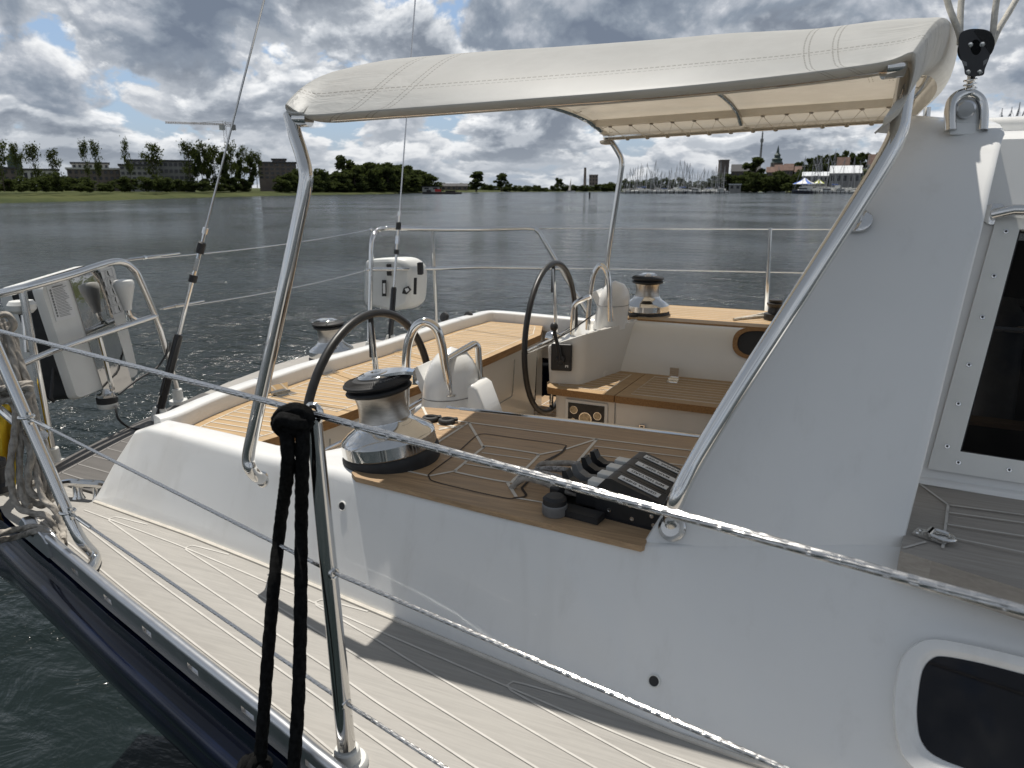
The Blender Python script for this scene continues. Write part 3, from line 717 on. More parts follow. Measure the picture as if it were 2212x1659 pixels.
# deckhouse wall, set back behind the panel edge
W0 = atz(1982, 1040, 1.64); W1 = atz(2212, 1076, 1.64); wx = (W1 - W0).normalized(); wt = atz(1982, 1040, 1.6)
wnrm = wx.cross(V((.0, .34, 1)).normalized()).normalized(); wnrm = -wnrm if wnrm.y > 0 else wnrm
wup = wnrm.cross(wx).normalized(); wup = wup if wup.z > 0 else -wup
def onwin(u, v, off=0.0): return atp(u, v, W0 + wnrm * off, wnrm)
m = MB(); a = W0 - wx * .06
WH = (onwin(2205, 300) - W0).dot(wup)
fi = [onwin(*p, .0) for p in [(2201, 497), (2073, 975), (2300, 1010), (2330, 510)]]
oq = [a + wup * WH, a, a + wx * 1.32, a + wx * 1.32 + wup * WH]
m.grid([[o_, o_.lerp(i_, .5), i_, i_ - wnrm * .02] for o_, i_ in zip(oq, fi)], closeu=True)
m.tube([a + wx * i * .2 for i in range(8)], .012, 8)
tp = a + wup * (WH - .03)
m.grid([[tp + wx * (i * .2) + wup * s + V((0, t, 0)) for s, t in ((0, 0), (.03, .012), (.05, .05), (.07, .4))] for i in range(8)])
part(m, 'house_wall', gelcoat, dh)
fo = [onwin(*p, .004) for p in [(2152, 470), (2003, 1012), (2260, 1052), (2300, 480)]]; fi = [onwin(*p, .004) for p in [(2201, 497), (2073, 975), (2300, 1010), (2330, 510)]]
m = MB(); n = 4
m.grid([[fo[i], fo[i] + wnrm * .007, fi[i] + wnrm * .007, fi[i] - wnrm * .006] for i in range(4)], closeu=True)
fr_o = part(m, 'window_frame', whitepl, dh, angle=20)
m = MB(); m.face([p - wnrm * .004 for p in fi]); part(m, 'window_pane', pane, dh)
m = MB(); ei = inset and [fi[i].lerp(sum(fi, V()) / 4, .0) for i in range(4)]
m.tube([fi[0] - wnrm * .001, fi[1] - wnrm * .001, fi[2] - wnrm * .001], .0035, 6); part(m, 'window_gasket', rubber, dh)
for u, v in ((2137, 520), (2120, 596), (2108, 640), (2095, 690), (2082, 740), (2068, 792), (2047, 862), (2034, 916)):
    pass
for u, v in ((2173, 500), (2147, 596), (2122, 685), (2093, 788), (2070, 872), (2046, 964), (2070, 999), (2180, 1015)):
    m = MB(); q = onwin(u, v, .011); m.lathe([(.0048, 0), (.0046, .0012), (.0022, .0015), (.0015, .0002)], q, wnrm, 14); m.lathe([(.0022, .0016), (.0001, .0016)], q, wnrm, 8, 1)
    part(m, 'window_screw', [steel, ink], fr_o)
m = MB(); b0 = onwin(2055, 860, -.32); M3 = Matrix((wx, -wnrm, wup)).transposed()   # what shows through the pane: a teak shelf and a grey post
m.box(W0 + wx * .62 + wup * .30 - wnrm * .30, (1.1, .02, .56), M3, 0); m.box(onwin(2100, 908, -.16), (.20, .16, .012), M3, 1)
m.lathe([(.045, 0), (.045, .22), (.02, .26)], onwin(2135, 905, -.14), wup, 20, 2); m.tube([onwin(2090, 705, -.1), onwin(2230, 715, -.1)], .008, 8, 3)
m.box(onwin(2150, 650, -.18), (.3, .02, .012), M3, 2)
part(m, 'cabin_interior', [mat('dim_lining', (.05, .045, .04), .7, var=.2), teak_brown, greypl, steel], dh)
hr = [onwin(2150, 462, .0), onwin(2150, 462, .028), onwin(2190, 453, .03), onwin(2330, 455, .03)]
m = MB(); m.tube(hr, .0105, 12); m.lathe([(.022, 0), (.022, .004), (.014, .007)], onwin(2148, 464, .001), wnrm, 18)
part(m, 'handrail', steel, dh)
# grey teak ledge
zl = 1.640
lg = [atz(1944, 1190, zl), atz(1981, 1040, zl), atz(2212, 1076, zl), atz(2420, 1108, zl), atz(2420, 1340, zl - .02), atz(2212, 1274, zl - .008)]
m = MB(); m.slab(lg, (0, 0, -.05), 0)
def ll(pts, w=.0045): m.ribbon([atz(u, v, zl - .001) for u, v in pts], w, lift=.002, mi=1)
ll([(1982, 1044), (2048, 1092), (2036, 1186)]); ll([(1950, 1186), (2000, 1172)]); ll([(1982, 1046), (2212, 1080), (2400, 1107)])
for a, b in (((2048, 1092), (2212, 1114)), ((2046, 1108), (2212, 1131)), ((2044, 1134), (2212, 1160)), ((2036, 1159), (2212, 1195))): ll([a, b, (b[0] + 200, b[1] + (b[1] - a[1]) * 1.25)], .0042)
part(m, 'house_ledge', [ledge_teak, greycaulk], dh, label='shaded grey teak ledge below the deckhouse window')
# folding pad eye
pe = atz(2012, 1160, zl); m = MB(); e1 = V((1, -.42, 0)).normalized(); e2 = V((.42, 1, 0)).normalized(); R = Matrix((e1, e2, V((0, 0, 1)))).transposed()
m.box(pe + V((0, 0, .002)), (.052, .03, .004), R); m.tube([pe + e2 * -.014 + V((-.004, 0, .007)), pe + e2 * .014 + V((-.004, 0, .007))], .0065, 10)
m.tube(smooth([pe + e1 * .002 + e2 * -.013 + V((0, 0, .009)), pe + e1 * .022 + e2 * -.014 + V((0, 0, .007)), pe + e1 * .034 + V((0, 0, .006)), pe + e1 * .022 + e2 * .014 + V((0, 0, .007)), pe + e1 * .002 + e2 * .013 + V((0, 0, .009))], 6), .0035, 10)
for s in (-1, 1): m.lathe([(.0045, 0), (.004, .0015), (.0001, .0015)], pe - e1 * .02 + e2 * s * .007 + V((0, 0, .004)), n=12)
part(m, 'folding_pad_eye', steel, dh)
# cabin-side portlight: raised white frame, black pane
pl_p, pl_n = V((.4, 1.022, 1.291)), V((-.07, -1, .675)).normalized()
def onport(u, v, off=0.0): return atp(u, v, pl_p + pl_n * off, pl_n)
oc_ = [(1931, 1560), (1930, 1500), (1945, 1425), (1975, 1392), (2020, 1380), (2120, 1398), (2230, 1424), (2420, 1466), (2470, 1490), (2480, 1560), (2460, 1700), (2440, 1790), (2400, 1800), (2250, 1760), (2080, 1706), (1985, 1668), (1945, 1625)]
ic_ = [(1981, 1555), (1982, 1510), (1992, 1450), (2012, 1424), (2040, 1419), (2120, 1434), (2230, 1462), (2400, 1500), (2440, 1520), (2445, 1560), (2430, 1680), (2415, 1740), (2390, 1748), (2250, 1712), (2100, 1664), (2020, 1632), (1990, 1600)]
po_ = smooth([onport(*p, .0) for p in oc_], 4, True); pi_ = smooth([onport(*p, .0) for p in ic_], 4, True)
cen = sum(pi_, V()) / len(pi_); m = MB()
m.grid([[a - pl_n * .03, a + pl_n * .008, a.lerp(b, .05) + pl_n * .014, a.lerp(b, .55) + pl_n * .015, a.lerp(b, .66) + pl_n * .014, b + pl_n * .006] for a, b in zip(po_, pi_)], closeu=True)
pw = part(m, 'portlight_frame', gelcoat, dh, label='raised white frame round the black cabin portlight', angle=50)
m = MB(); m.face([p + pl_n * .0075 for p in pi_]); part(m, 'portlight_pane', glass_dark, pw)

# ================================================================== bimini: canvas on a bent steel frame
bi = group_part('bimini', 'off white canvas bimini on a bent polished steel tube frame')
eu = [617, 640, 657, 768, 891, 1143, 1327, 1525, 1723, 1860, 1921, 1950, 1976]
ev = [222, 243, 249, 241, 232, 213, 199, 181, 159, 141, 131, 121, 104]
TT = [0, .002, .018, .036, .062, .10, .16, .26, .38, .50, .62, .74, .84, .90, .94, .965, .985, 1.0]
HH = [0, .004, .034, .062, .094, .126, .148, .164, .172, .170, .160, .146, .120, .092, .066, .046, .022, 0]
VV = [.15, .20, .26, .32, .38, .44, .50, .56, .62, .66, .70, .74, .78, .82, .86, .90, .94, .98]
NS = 44; rows = []; uvs = []; Sedge = []; Pedge = []
uu = smooth([V((a, b, 0)) for a, b in zip(eu, ev)], 6)
def edge_at(s):
    u = lerp(eu[0], eu[-1], s); v = interp(u, [p.x for p in uu], [p.y for p in uu]); return aty(u, v, lerp(1.305, 1.34, s))
p0, p1 = V((-1.10, 3.85, 2.49)), V((.31, 3.85, 2.535))
def canopy_row(s, dz=0.0, shrink=0.0):
    a, b = edge_at(s), p0.lerp(p1, s); hf = interp(s, [0, .02, .05, .09, .15, .24, .35, .5, .65, .8, .9, .96, 1], [.76, .98, 1.04, 1.03, 1.02, 1.0, .955, .92, .89, .80, .80, .76, .64])
    bow = (-.09 * max(0, 1 - s / .35) ** 1.5 + .10 * max(0, (s - .6) / .4) ** 1.6)
    pts = []
    def P(t, h, dy=0.0, dzz=0.0):
        q = a.lerp(b, t); q.x += bow * math.sin(math.pi * min(max(t, 0), 1)) ** .8 if 0 < t < 1 else 0
        q.z += h * hf + dzz + dz; q.y += dy; q.x += shrink; return q
    pts += [P(0, 0, .078, -.010), P(0, 0, .045, -.012), P(0, 0, .010, -.010), P(0, 0, .001, -.002)]
    pts += [P(t, h) for t, h in zip(TT, HH)]
    pts += [P(1, 0, .002, -.014), P(1, 0, -.01, -.03), P(1, 0, -.045, -.036), P(1, 0, -.085, -.034)]
    return pts
vrow = [.0, .04, .08, .12] + VV + [.985, .99, .995, 1.0]
srow = [(0, -.020, .045), (0, -.022, .012), (0, -.017, -.002), (0, -.004, -.003)] + [(k / NS, 0, 0) for k in range(NS + 1)] + [(1, -.016, .005), (1, -.045, .004), (1, -.085, -.004), (1, -.10, -.03)]
for s, dz_, sh in srow:
    rows.append(canopy_row(s, dz_, sh)); uvs.append([(s + (.0 if 0 < s < 1 else (-.01 if s == 0 else .01)), vv) for vv in vrow])
m = MB(); m.grid(rows, uvs=uvs)
cano = part(m, 'canopy', canvas, bi, label='off white stitched canvas canopy', angle=70)
sol = cano.modifiers.new('sub', 'SUBSURF'); sol.levels = 1; sol.render_levels = 1
# frame legs
def P(u, v, y): return aty(u, v, y)
def ppan(u, v, off): return onpanel(u, v, off)
m = MB(); aft = [P(566, 1034, 1.262), P(556, 1030, 1.222), P(541, 1012, 1.205), P(537, 985, 1.207), P(551, 915, 1.212), P(600, 690, 1.24), P(640, 500, 1.27), P(659, 405, 1.285), P(660, 370, 1.29), P(652, 335, 1.30), P(638, 292, 1.312), P(632, 268, 1.32), P(626, 247, 1.326)]
m.tube(smooth(aft, 8), .0150, 16); part(m, 'aft_leg', steel, bi)
m = MB(); m.lathe([(.021, 0), (.021, .004), (.017, .007)], P(568, 1035, 1.268), (-.1, -1, .2), 20); part(m, 'leg_foot', steel, bi)
m = MB(); sp = [P(530, 1010, 1.268)] ; 
ctr = P(580, 1030, 1.268)
def onfl(u, v):
    y = 1.3
    for _ in range(20): y = 1.165 + .33 * (aty(u, v, y).z - 1.6)
    return aty(u, v, y)
fwd = [ppan(1452, 1135, .006), ppan(1450, 1118, .030), onfl(1458, 1085)] + [onfl(u, v) for u, v in ((1500, 1000), (1600, 835), (1700, 680), (1800, 524), (1880, 398), (1920, 330), (1940, 285), (1947, 245), (1955, 190), (1968, 128))]
m = MB(); m.tube(smooth(fwd, 8), .0155, 16); part(m, 'forward_leg', steel, bi)
m = MB(); q = ppan(1452, 1140, .0); pn = V((-.02, -1, .52)).normalized(); m.lathe([(.026, 0), (.0255, .004), (.020, .010), (.017, .022)], q, pn, 24); part(m, 'leg_foot', steel, bi)
m = MB(); q = ppan(1851, 478, 0); pn = V((-.02, -1, .9)).normalized(); m.lathe([(.026, 0), (.026, .005), (.022, .008), (.009, .010), (.008, .09)], q, pn, 22); part(m, 'leg_bracket', steel, bi)
pa = [V((-1.06, 3.86, 1.57)), P(1311, 580, 3.86), P(1326, 470, 3.86), P(1340, 380, 3.86), P(1343, 350, 3.86), P(1336, 330, 3.86), P(1312, 292, 3.86)]
m = MB(); m.tube(smooth(pa, 6), .0150, 12); part(m, 'aft_leg', steel, bi)
m = MB(); m.tube([V((.40, 3.86, 2.34)), P(2000, 270, 3.86), P(2003, 232, 3.86)], .015, 12); part(m, 'forward_leg', steel, bi)
ed = [edge_at(.01 + .98 * k / 20) + V((0, .036, .000)) for k in range(21)]
m = MB(); m.tube(ed, .0125, 12)
m.tube([p0.lerp(p1, k / 6) + V((0, -.02, -.014)) for k in range(7)], .0135, 10)
def bow(s, dzz): 
    r = canopy_row(s)[9:19]; return [p + V((0, .0, dzz)) for p in r]
m.tube(smooth(bow(.03, -.05), 4), .0135, 10); m.tube(smooth(bow(.965, -.05), 4), .0135, 10); m.tube(smooth(bow(.5, -.055), 4), .012, 10)
a = P(640, 257, 1.325); b = P(668, 257, 1.325); m.tube([a, b], .0165, 14); m.tube([P(1908, 148, 1.36), P(1950, 143, 1.37)], .0165, 14)
part(m, 'tube_frame', steel, bi)
# inner laced band along the far edge: flap, eyelets, zigzag cord
m = MB(); far = []; near = []
for k in range(31):
    s = k / 30; q = p0.lerp(p1, s); far.append(q + V((0, -.085, -.034))); near.append(q + V((0, -.255, .020)))
m.grid([[n_ + V((0, -.02, .028)), n_, n_ + V((0, .035, -.002))] for n_ in near]); part(m, 'laced_flap', canvas, bi)
m = MB(); ez = []
for k in range(27):
    s = .03 + .94 * k / 26; i = s * 30; q = (near if k % 2 else far)[int(i)].lerp((near if k % 2 else far)[min(int(i) + 1, 30)], i - int(i)) + (V((0, .018, -.004)) if k % 2 else V((0, .006, -.004)))
    ez.append(q)
    e_ = MB(); e_.tube([q + V((.0075 * math.cos(t), .0065 * math.sin(t), -.001 + .002 * math.sin(t))) for t in [2 * math.pi * j / 10 for j in range(10)]], .0028, 6, closed=True); part(e_, 'eyelet', drumsteel, bi)
m = MB(); m.tube(ez, .0019, 6); part(m, 'lacing_cord', ropewhite, bi)
for s_ in (.955, .03):                                              # short lacing at the forward and aft ends
    R = canopy_row(s_)[4:22]
    for k in range(12):
        t = .22 + .72 * k / 11; i = t * (len(R) - 1); q = R[int(i)].lerp(R[min(int(i) + 1, len(R) - 1)], i - int(i)) + V((0, 0, -.035))
        m = MB(); m.tube([q + V((-.03, 0, -.012)), q + V((0, .012, -.018)), q + V((.035, .02, -.004))], .002, 5); part(m, 'lacing_tie', ropewhite, bi)

# ================================================================== winches
def winch(loc, tilt=(0, 0, 1), sc=1.0, arm=0.0, label=None, text=False, base=True):
    ax = V(tilt).normalized(); xx = (V((1, 0, 0)) - ax * ax.x).normalized(); M = Matrix((xx, ax.cross(xx), ax * .77)).transposed(); o = V(loc)
    g = group_part('winch', label)
    L = lambda pr: [(r * sc, z * sc * .77) for r, z in pr]
    if base:
        m = MB(); m.lathe(L([(.117, -.045), (.120, -.012), (.120, .006), (.116, .014), (.104, .015)]), o, ax, 48); part(m, 'base_ring', rubber, g)
    m = MB(); m.lathe(L([(.104, .010), (.1150, .014), (.117, .020), (.116, .056), (.113, .062), (.096, .078), (.078, .093), (.069, .106), (.066, .116)]), o, ax, 56); part(m, 'skirt', steel, g, angle=25)
    m = MB(); m.lathe(L([(.064, .114), (.061, .125), (.0585, .15), (.0590, .175), (.0625, .196), (.064, .200)]), o, ax, 48); part(m, 'drum', drumsteel, g)
    m = MB(); m.lathe(L([(.062, .198), (.070, .201), (.0795, .207), (.081, .212), (.078, .217), (.066, .221), (.066, .224), (.080, .229), (.0835, .233), (.0835, .238), (.078, .244), (.052, .251), (.04, .252)]), o, ax, 56)
    for k in range(30):                                                # moulded ribs on the upper flange
        t = math.radians(-175 + k * 4.0); c_, s_ = math.cos(t), math.sin(t)
        a = M @ V((.060 * c_, .060 * s_, .2500)) * sc; b = M @ V((.079 * c_, .079 * s_, .2438)) * sc
        m.tube([o + a, o + b], .0011 * sc, 4)
    part(m, 'self_tailing_jaw', rubber, g, angle=30)
    m = MB(); m.lathe(L([(.046, .2495), (.046, .256), (.043, .260), (.030, .2625), (.0285, .266), (.013, .2665), (.012, .262), (.0001, .262)]), o, ax, 40)
    ca, sa = math.cos(arm), math.sin(arm)
    def q(x, y, z): return o + M @ (V((x * ca - y * sa, x * sa + y * ca, z)) * sc)
    m.grid([[q(.0, .040, .257), q(.0, .040, .263), q(.0, -.040, .263), q(.0, -.040, .257)], [q(.04, .031, .257), q(.04, .031, .265), q(.04, -.031, .265), q(.04, -.031, .257)], [q(.075, .019, .253), q(.075, .018, .263), q(.075, -.018, .263), q(.075, -.019, .253)], [q(.092, .013, .246), q(.094, .012, .256), q(.094, -.012, .256), q(.092, -.013, .246)], [q(.089, .011, .222), q(.0945, .010, .222), q(.0945, -.010, .222), q(.089, -.011, .222)], [q(.086, .010, .214), q(.10, .010, .212), q(.10, -.010, .212), q(.086, -.010, .214)]], closev=True)
    part(m, 'feeder_arm', steel, g, angle=40)
    if text:
        txt = 'LEWMAR'; m = MB()
        for i, ch in enumerate(txt):
            cu = bpy.data.curves.new('letter', 'FONT'); cu.body = ch; cu.size = .0135; cu.align_x = 'CENTER'; cu.extrude = .0006
            t_o = bpy.data.objects.new('letter', cu); me = bpy.data.meshes.new_from_object(t_o); t = text - math.radians(11.0) * (-i)
            Rz = Matrix.Rotation(t + math.pi / 2, 3, 'Z')
            bm2 = bmesh.new(); bm2.from_mesh(me)
            for f in bm2.faces:
                pts = [o + M @ (V((.0665 * math.cos(t), .0665 * math.sin(t), .2484)) * sc + Rz @ (Matrix.Rotation(math.radians(18), 3, 'X') @ v.co)) for v in f.verts]
                m.face(pts)
            bm2.free(); bpy.data.objects.remove(t_o); bpy.data.curves.remove(cu)
        part(m, 'raised_lettering', greypl, g, flat=True)
    return g
wS = V((-.925, 1.410, TZ + .012)); tilt = V((-.135, -.045, 1))
winch(wS, tilt, 1.0, math.radians(18), 'large chrome winch with black top standing nearest on the teak table', text=math.radians(-58))
winch((-.800, 3.70, TZ + .012), (0, 0, 1), 1.0, math.radians(100), 'chrome winch standing on the far teak coaming')
winch((-2.50, 3.25, DZ + .012), (-.05, .0, 1), 1.08, math.radians(190), 'chrome winch on the stern deck behind the bench', base=True)

# ================================================================== steering wheels, pedestals, hoops
def wheel(c, R, label):
    g = group_part('steering_wheel', label); c = V(c); q = lambda a, r, dx=0.0: c + V((dx, r * math.sin(a), r * math.cos(a)))
    m = MB(); m.tube([q(2 * math.pi * k / 72, R) for k in range(72)], .0135, 12, closed=True); part(m, 'rim', blackpl, g)
    for k in range(4):
        a = math.pi / 2 * k; da = .022
        m = MB()
        for s in (-1, 1): m.tube([q(a, .03, .02) + V((0, s * .010 * math.cos(a), -s * .010 * math.sin(a))), q(a, R * .93, .0) + V((0, s * .006 * math.cos(a), -s * .006 * math.sin(a)))], .0052, 8)
        part(m, 'spoke', steel, g)
        m = MB(); n_ = 12; m.tube([q(a, R * (.62 + .37 * i / n_)) for i in range(n_ + 1)], [.0105 + .0022 * (i % 2) * (k == 2) - .002 * (i / n_) for i in range(n_ + 1)], 10)
        if k in (0, 2): part(m, 'spoke_grip', rubber, g)
        else: m.b.free()
    m = MB(); m.lathe([(.0001, -.03), (.028, -.028), (.035, -.01), (.035, .02), (.022, .04), (.022, .14)], c, (1, 0, 0), 24); part(m, 'hub', steel, g)
    return g
wheel((-1.30, 1.90, 1.452), .372, 'black rimmed steering wheel nearer the grey side deck')
wheel((-1.163, 3.25, 1.50), .367, 'black rimmed steering wheel at the far console')
def dome(name, c, r, h, m_, label=None, wid=1.15):
    """rounded moulded pedestal with a sloping instrument face looking aft"""
    g = group_part(name, label); m = MB(); c = V(c); rows = []
    for i in range(14):
        t = i / 13; z = h * t; k = math.sqrt(max(0.0, 1 - max(0, (t - .55) / .45) ** 2)) if t > .55 else 1.0 + .10 * (1 - t / .55)
        rows.append([c + V((r * k * math.cos(a) * (1 if math.cos(a) > 0 else .75) + .03 * t, r * wid * k * math.sin(a), z)) for a in [2 * math.pi * j / 28 for j in range(28)]])
    m.grid(rows, closev=True); m.face(rows[-1]); part(m, 'pedestal_shell', m_, g, angle=60)
    m = MB(); R = Matrix.Rotation(math.radians(-28), 3, 'Y'); d = c + V((-r * .66, 0, h * .66))
    m.box(d + V((.012, 0, -.01)), (.03, r * 1.25, h * .34), R, 0); m.box(d + V((.012, 0, -.01)) + R @ V((-.0160, 0, 0)), (.003, r * 1.1, h * .28), R, 1)
    part(m, 'instrument_pod', [m_, blackgl], g, bevel=.008)
    m = MB(); zc_ = h * .50; m.tube([c + V((r * 1.022 * math.cos(a) * (1 if math.cos(a) > 0 else .75) + .03 * .5, r * wid * 1.022 * math.sin(a), zc_)) for a in [2 * math.pi * j / 32 for j in range(32)]], .0014, 5, closed=True); part(m, 'shell_seam', greypl, g)
    return g
# far pedestal and rails
pc = aty(1287, 690, 3.40); dome('wheel_pedestal', (-.925, 3.40, 1.55), .085, atz(1287, 604, 1.9).z * 0 + (aty(1290, 604, 3.40).z - 1.55), gelcoat, 'white domed pedestal beyond the far wheel')
def ty(pts, y): return [aty(u, v, y) for u, v in pts]
m = MB(); m.tube(smooth(ty([(1270, 712), (1272, 660), (1279, 606), (1288, 582), (1298, 573), (1308, 582), (1315, 606), (1317, 650), (1319, 694)], 3.24), 6), .0125, 12)
m.tube(fillet(ty([(1236, 724), (1238, 655), (1276, 640)], 3.22), .035), .0115, 12)
part(m, 'grab_hoop', steel, label='polished steel hoop rail beside the far wheel')
m = MB(); q = aty(1178, 740, 3.14); q2 = aty(1282, 676, 3.14)
m.tube([aty(1180, 742, 3.10), aty(1232, 716, 3.10), aty(1280, 680, 3.12)], .003, 6); part(m, 'console_gasket', rubber)
# throttle
tp_, tn = A.lerp(B, .45), V((B.y - A.y, -(B.x - A.x), 0)).normalized()
def onthr(u, v, off=0.0): return atp(u, v, tp_ + tn * off + V((-.004, -.002, 0)), tn)
tdx = (B - A).normalized(); R = Matrix((tdx, -tn, V((0, 0, 1)))).transposed()
g = group_part('throttle', 'black engine throttle lever on its square plate'); c = onthr(1213, 772, .012)
m = MB(); m.box(c, (.098, .018, .128), R); part(m, 'throttle_plate', blackpl, g, bevel=.008)
m = MB(); p_ = onthr(1210, 778, .034); m.lathe([(.021, -.016), (.021, .004), (.017, .010), (.0001, .010)], p_, tn, 24)
m.tube([onthr(1210, 778, .040), onthr(1207, 755, .046), onthr(1201, 732, .050), onthr(1197, 716, .052)], [.011, .0095, .0085, .010], 12)
m.sphere(onthr(1197, 706, .052), .0185, 16, scale=(1, 1, 1.15)); part(m, 'throttle_lever', blackpl, g)
m = MB(); m.lathe([(.0045, 0), (.004, .003), (.0001, .003)], onthr(1208, 775, .045), tn, 12); part(m, 'red_button', red, g)
m = MB(); q = onthr(1224, 790, .0222); m.box(q, (.014, .0012, .004), R); m.box(q + V((0, 0, -.005)) - tdx * .005, (.004, .0012, .007), R); m.box(q + V((0, 0, -.005)) + tdx * .005, (.004, .0012, .007), R); part(m, 'throttle_badge', paper, g)
# near pedestal, hoop and console
dome('wheel_pedestal', (-1.105, 2.02, 1.40), .098, aty(903, 742, 2.02).z - 1.40, gelcoat, 'white domed pedestal behind the nearest winch')
m = MB(); hp = [(874, 905), (876, 840), (879, 760), (890, 718), (908, 698), (926, 697), (944, 712), (954, 745), (962, 790), (973, 848)]
yy = [1.88, 1.88, 1.88, 1.885, 1.89, 1.90, 1.91, 1.92, 1.93, 1.94]; m.tube(smooth([aty(u, v, y) for (u, v), y in zip(hp, yy)], 6), .0140, 14)
m.tube(fillet([aty(966, 776, 1.95), aty(1025, 742, 2.10), aty(1032, 748, 2.11), aty(1037, 820, 2.11)], .03), .0115, 12)
for u, v, y in ((973, 850, 1.94), (1037, 818, 2.11)): m.lathe([(.02, 0), (.02, .004), (.015, .007)], aty(u, v, y) + V((0, 0, -.006)), n=16)
part(m, 'grab_hoop', steel, label='polished steel hoop rail behind the nearest winch')
k0 = [aty(u, v, 2.10) for u, v in [(930, 862), (990, 828), (1052, 812), (1064, 822), (1092, 898), (1092, 940), (930, 940)]]
m = MB(); m.slab(k0, (0, -.12, 0)); part(m, 'wheel_console', gelcoat, bevel=.012, label='white sloping console behind the near table')
m = MB(); m.tube([aty(976, 846, 2.09), aty(1008, 829, 2.09)], .0035, 6); part(m, 'console_gasket', rubber)

# ================================================================== foot switches, rope clutches
for u, v in ((930, 907), (965, 912)):
    p_ = atz(u, v, TZ + .002); m = MB(); m.lathe([(.024, 0), (.0245, .006), (.022, .010), (.014, .0115), (.013, .0085), (.0001, .0085)], p_, (0, 0, 1), 28)
    m.box(p_ + V((.020, .012, .008)), (.016, .016, .006), Matrix.Rotation(.6, 3, 'Z')); m.box(p_ + V((.004, .002, .0115)), (.034, .004, .003), Matrix.Rotation(.6, 3, 'Z')); part(m, 'foot_switch', rubber)
for u, v in ((905, 690), (957, 688)): 
    p_ = atz(u + 55, v - 5, TZ - .05); m = MB(); m.lathe([(.026, -.01), (.03, 0), (.024, .012), (.01, .014)], p_ , (-.3, -1, .4), 20); part(m, 'deck_plug', rubber)
for dx in (-.09, .09):
    m = MB(); m.lathe([(.026, 0), (.026, .006), (.02, .012), (.0001, .012)], V((-.93 + dx + .0, 3.60 - .02, TZ + .008)), n=20); part(m, 'foot_switch', rubber)
cl = group_part('clutch_bank', 'bank of four black rope clutches with white name labels')
CO = V((-.432, 1.388, TZ)); ang = math.radians(-9); e1 = V((math.cos(ang), math.sin(ang), 0)); e2 = V((-math.sin(ang), math.cos(ang), 0)); ez_ = V((0, 0, 1))
def cp(x, y, z): return CO + e1 * x + e2 * y + ez_ * z
RM = Matrix((e1, e2, ez_)).transposed()
WD = .0445; names = ['GENOA SHEET', 'MPS HALYARD', 'MAIN REEF 1', 'MAINSAIL SHEET']
for i in range(4):
    y0 = -.089 + i * WD; y1 = y0 + WD - .0016; yc_ = (y0 + y1) / 2
    m = MB(); side = [(.085, 0), (.085, .060), (.105, .084), (.118, .086), (.218, .060), (.224, .054), (.224, 0)]
    a = [cp(x, y0, z) for x, z in side]; b = [cp(x, y1, z) for x, z in side]; m.face(a); m.face(b[::-1]); m.grid([a + [a[0]], b + [b[0]]])
    body = part(m, 'clutch_body', blackpl, cl, bevel=.0028)
    m = MB(); sl = V((1, 0, -.26)).normalized()
    lc = cp(.168, yc_, .0735); lx = (e1 * 1 + ez_ * -.26).normalized(); ly = e2; lz = lx.cross(ly)
    R = Matrix((lx, ly, lz)).transposed(); m.box(lc + lz * .0008, (.088, .0165, .0012), R); lab = part(m, 'name_label', paper, body)
    cu = bpy.data.curves.new('t', 'FONT'); cu.body = names[i]; cu.size = .0112; cu.align_x = 'CENTER'; cu.align_y = 'CENTER'; cu.offset = .00012
    to = bpy.data.objects.new('t', cu); me = bpy.data.meshes.new_from_object(to); m = MB()
    xs_ = [v.co.x for v in me.vertices]; k_ = min(1.0, .080 / (max(xs_) - min(xs_)))
    for f in me.polygons: m.face([lc + lz * .0018 - lx * me.vertices[j].co.x * k_ - ly * me.vertices[j].co.y for j in f.vertices])
    bpy.data.objects.remove(to); bpy.data.curves.remove(cu); part(m, 'lettering', ink, lab, flat=True)
    # slider and locking lever
    m = MB(); m.box(cp(.062, yc_, .026), (.05, WD - .012, .03), RM); m.box(cp(.078, yc_, .062), (.034, WD - .020, .012), RM, 1)
    part(m, 'clutch_slider', [blackpl, whitepl], body, bevel=.002)
    m = MB(); hs = [(.10, .066), (.062, .064), (.035, .060), (.018, .070), (.010, .088), (.0, .086), (.004, .058), (.012, .040), (.030, .036), (.060, .046), (.10, .056)]
    q0, q1 = yc_ - .0105, yc_ + .0105; a = [cp(x, q0, z * .86) for x, z in hs]; b = [cp(x, q1, z * .86) for x, z in hs]; m.face(a); m.face(b[::-1]); m.grid([a + [a[0]], b + [b[0]]])
    part(m, 'clutch_lever', greypl if i == 1 else blackpl, body, bevel=.004, label='light grey clutch lever' if i == 1 else None)
m = MB(); m.box(cp(-.006, 0, .021), (.024, .196, .042), RM); part(m, 'end_plate', blackpl, cl, bevel=.004)
for i in range(5):
    q = cp(-.004, -.085 + i * .0425, .0425); m = MB(); m.lathe([(.0075, 0), (.0072, .0022), (.0001, .0024)], q, n=16); m.box(q + V((0, 0, .0024)), (.0115, .0017, .0008), RM @ Matrix.Rotation(.6, 3, 'Z'), 1); part(m, 'bolt_head', [steel, ink], cl)
for x, z in ((.11, .052), (.16, .040), (.205, .028), (.115, .018), (.165, .012), (.21, .010)):
    m = MB(); m.lathe([(.0048, 0), (.0045, .0014), (.0024, .0016), (.0022, .0005), (.0001, .0005)], cp(x, -.0895, z), -e2, 14, 0); part(m, 'side_screw', [steel], cl)
m = MB(); fo = cp(.012, -.128, 0); m.lathe([(.024, 0), (.026, .004), (.026, .022), (.022, .027)], fo, n=24, mi=0); m.lathe([(.0245, .0225), (.0245, .034), (.018, .040), (.0001, .041)], fo, n=24, mi=1)
m.box(fo + e1 * .05 + V((0, .014, .008)), (.10, .034, .014), RM, 1); part(m, 'turning_foot', [greypl, rubber], cl)
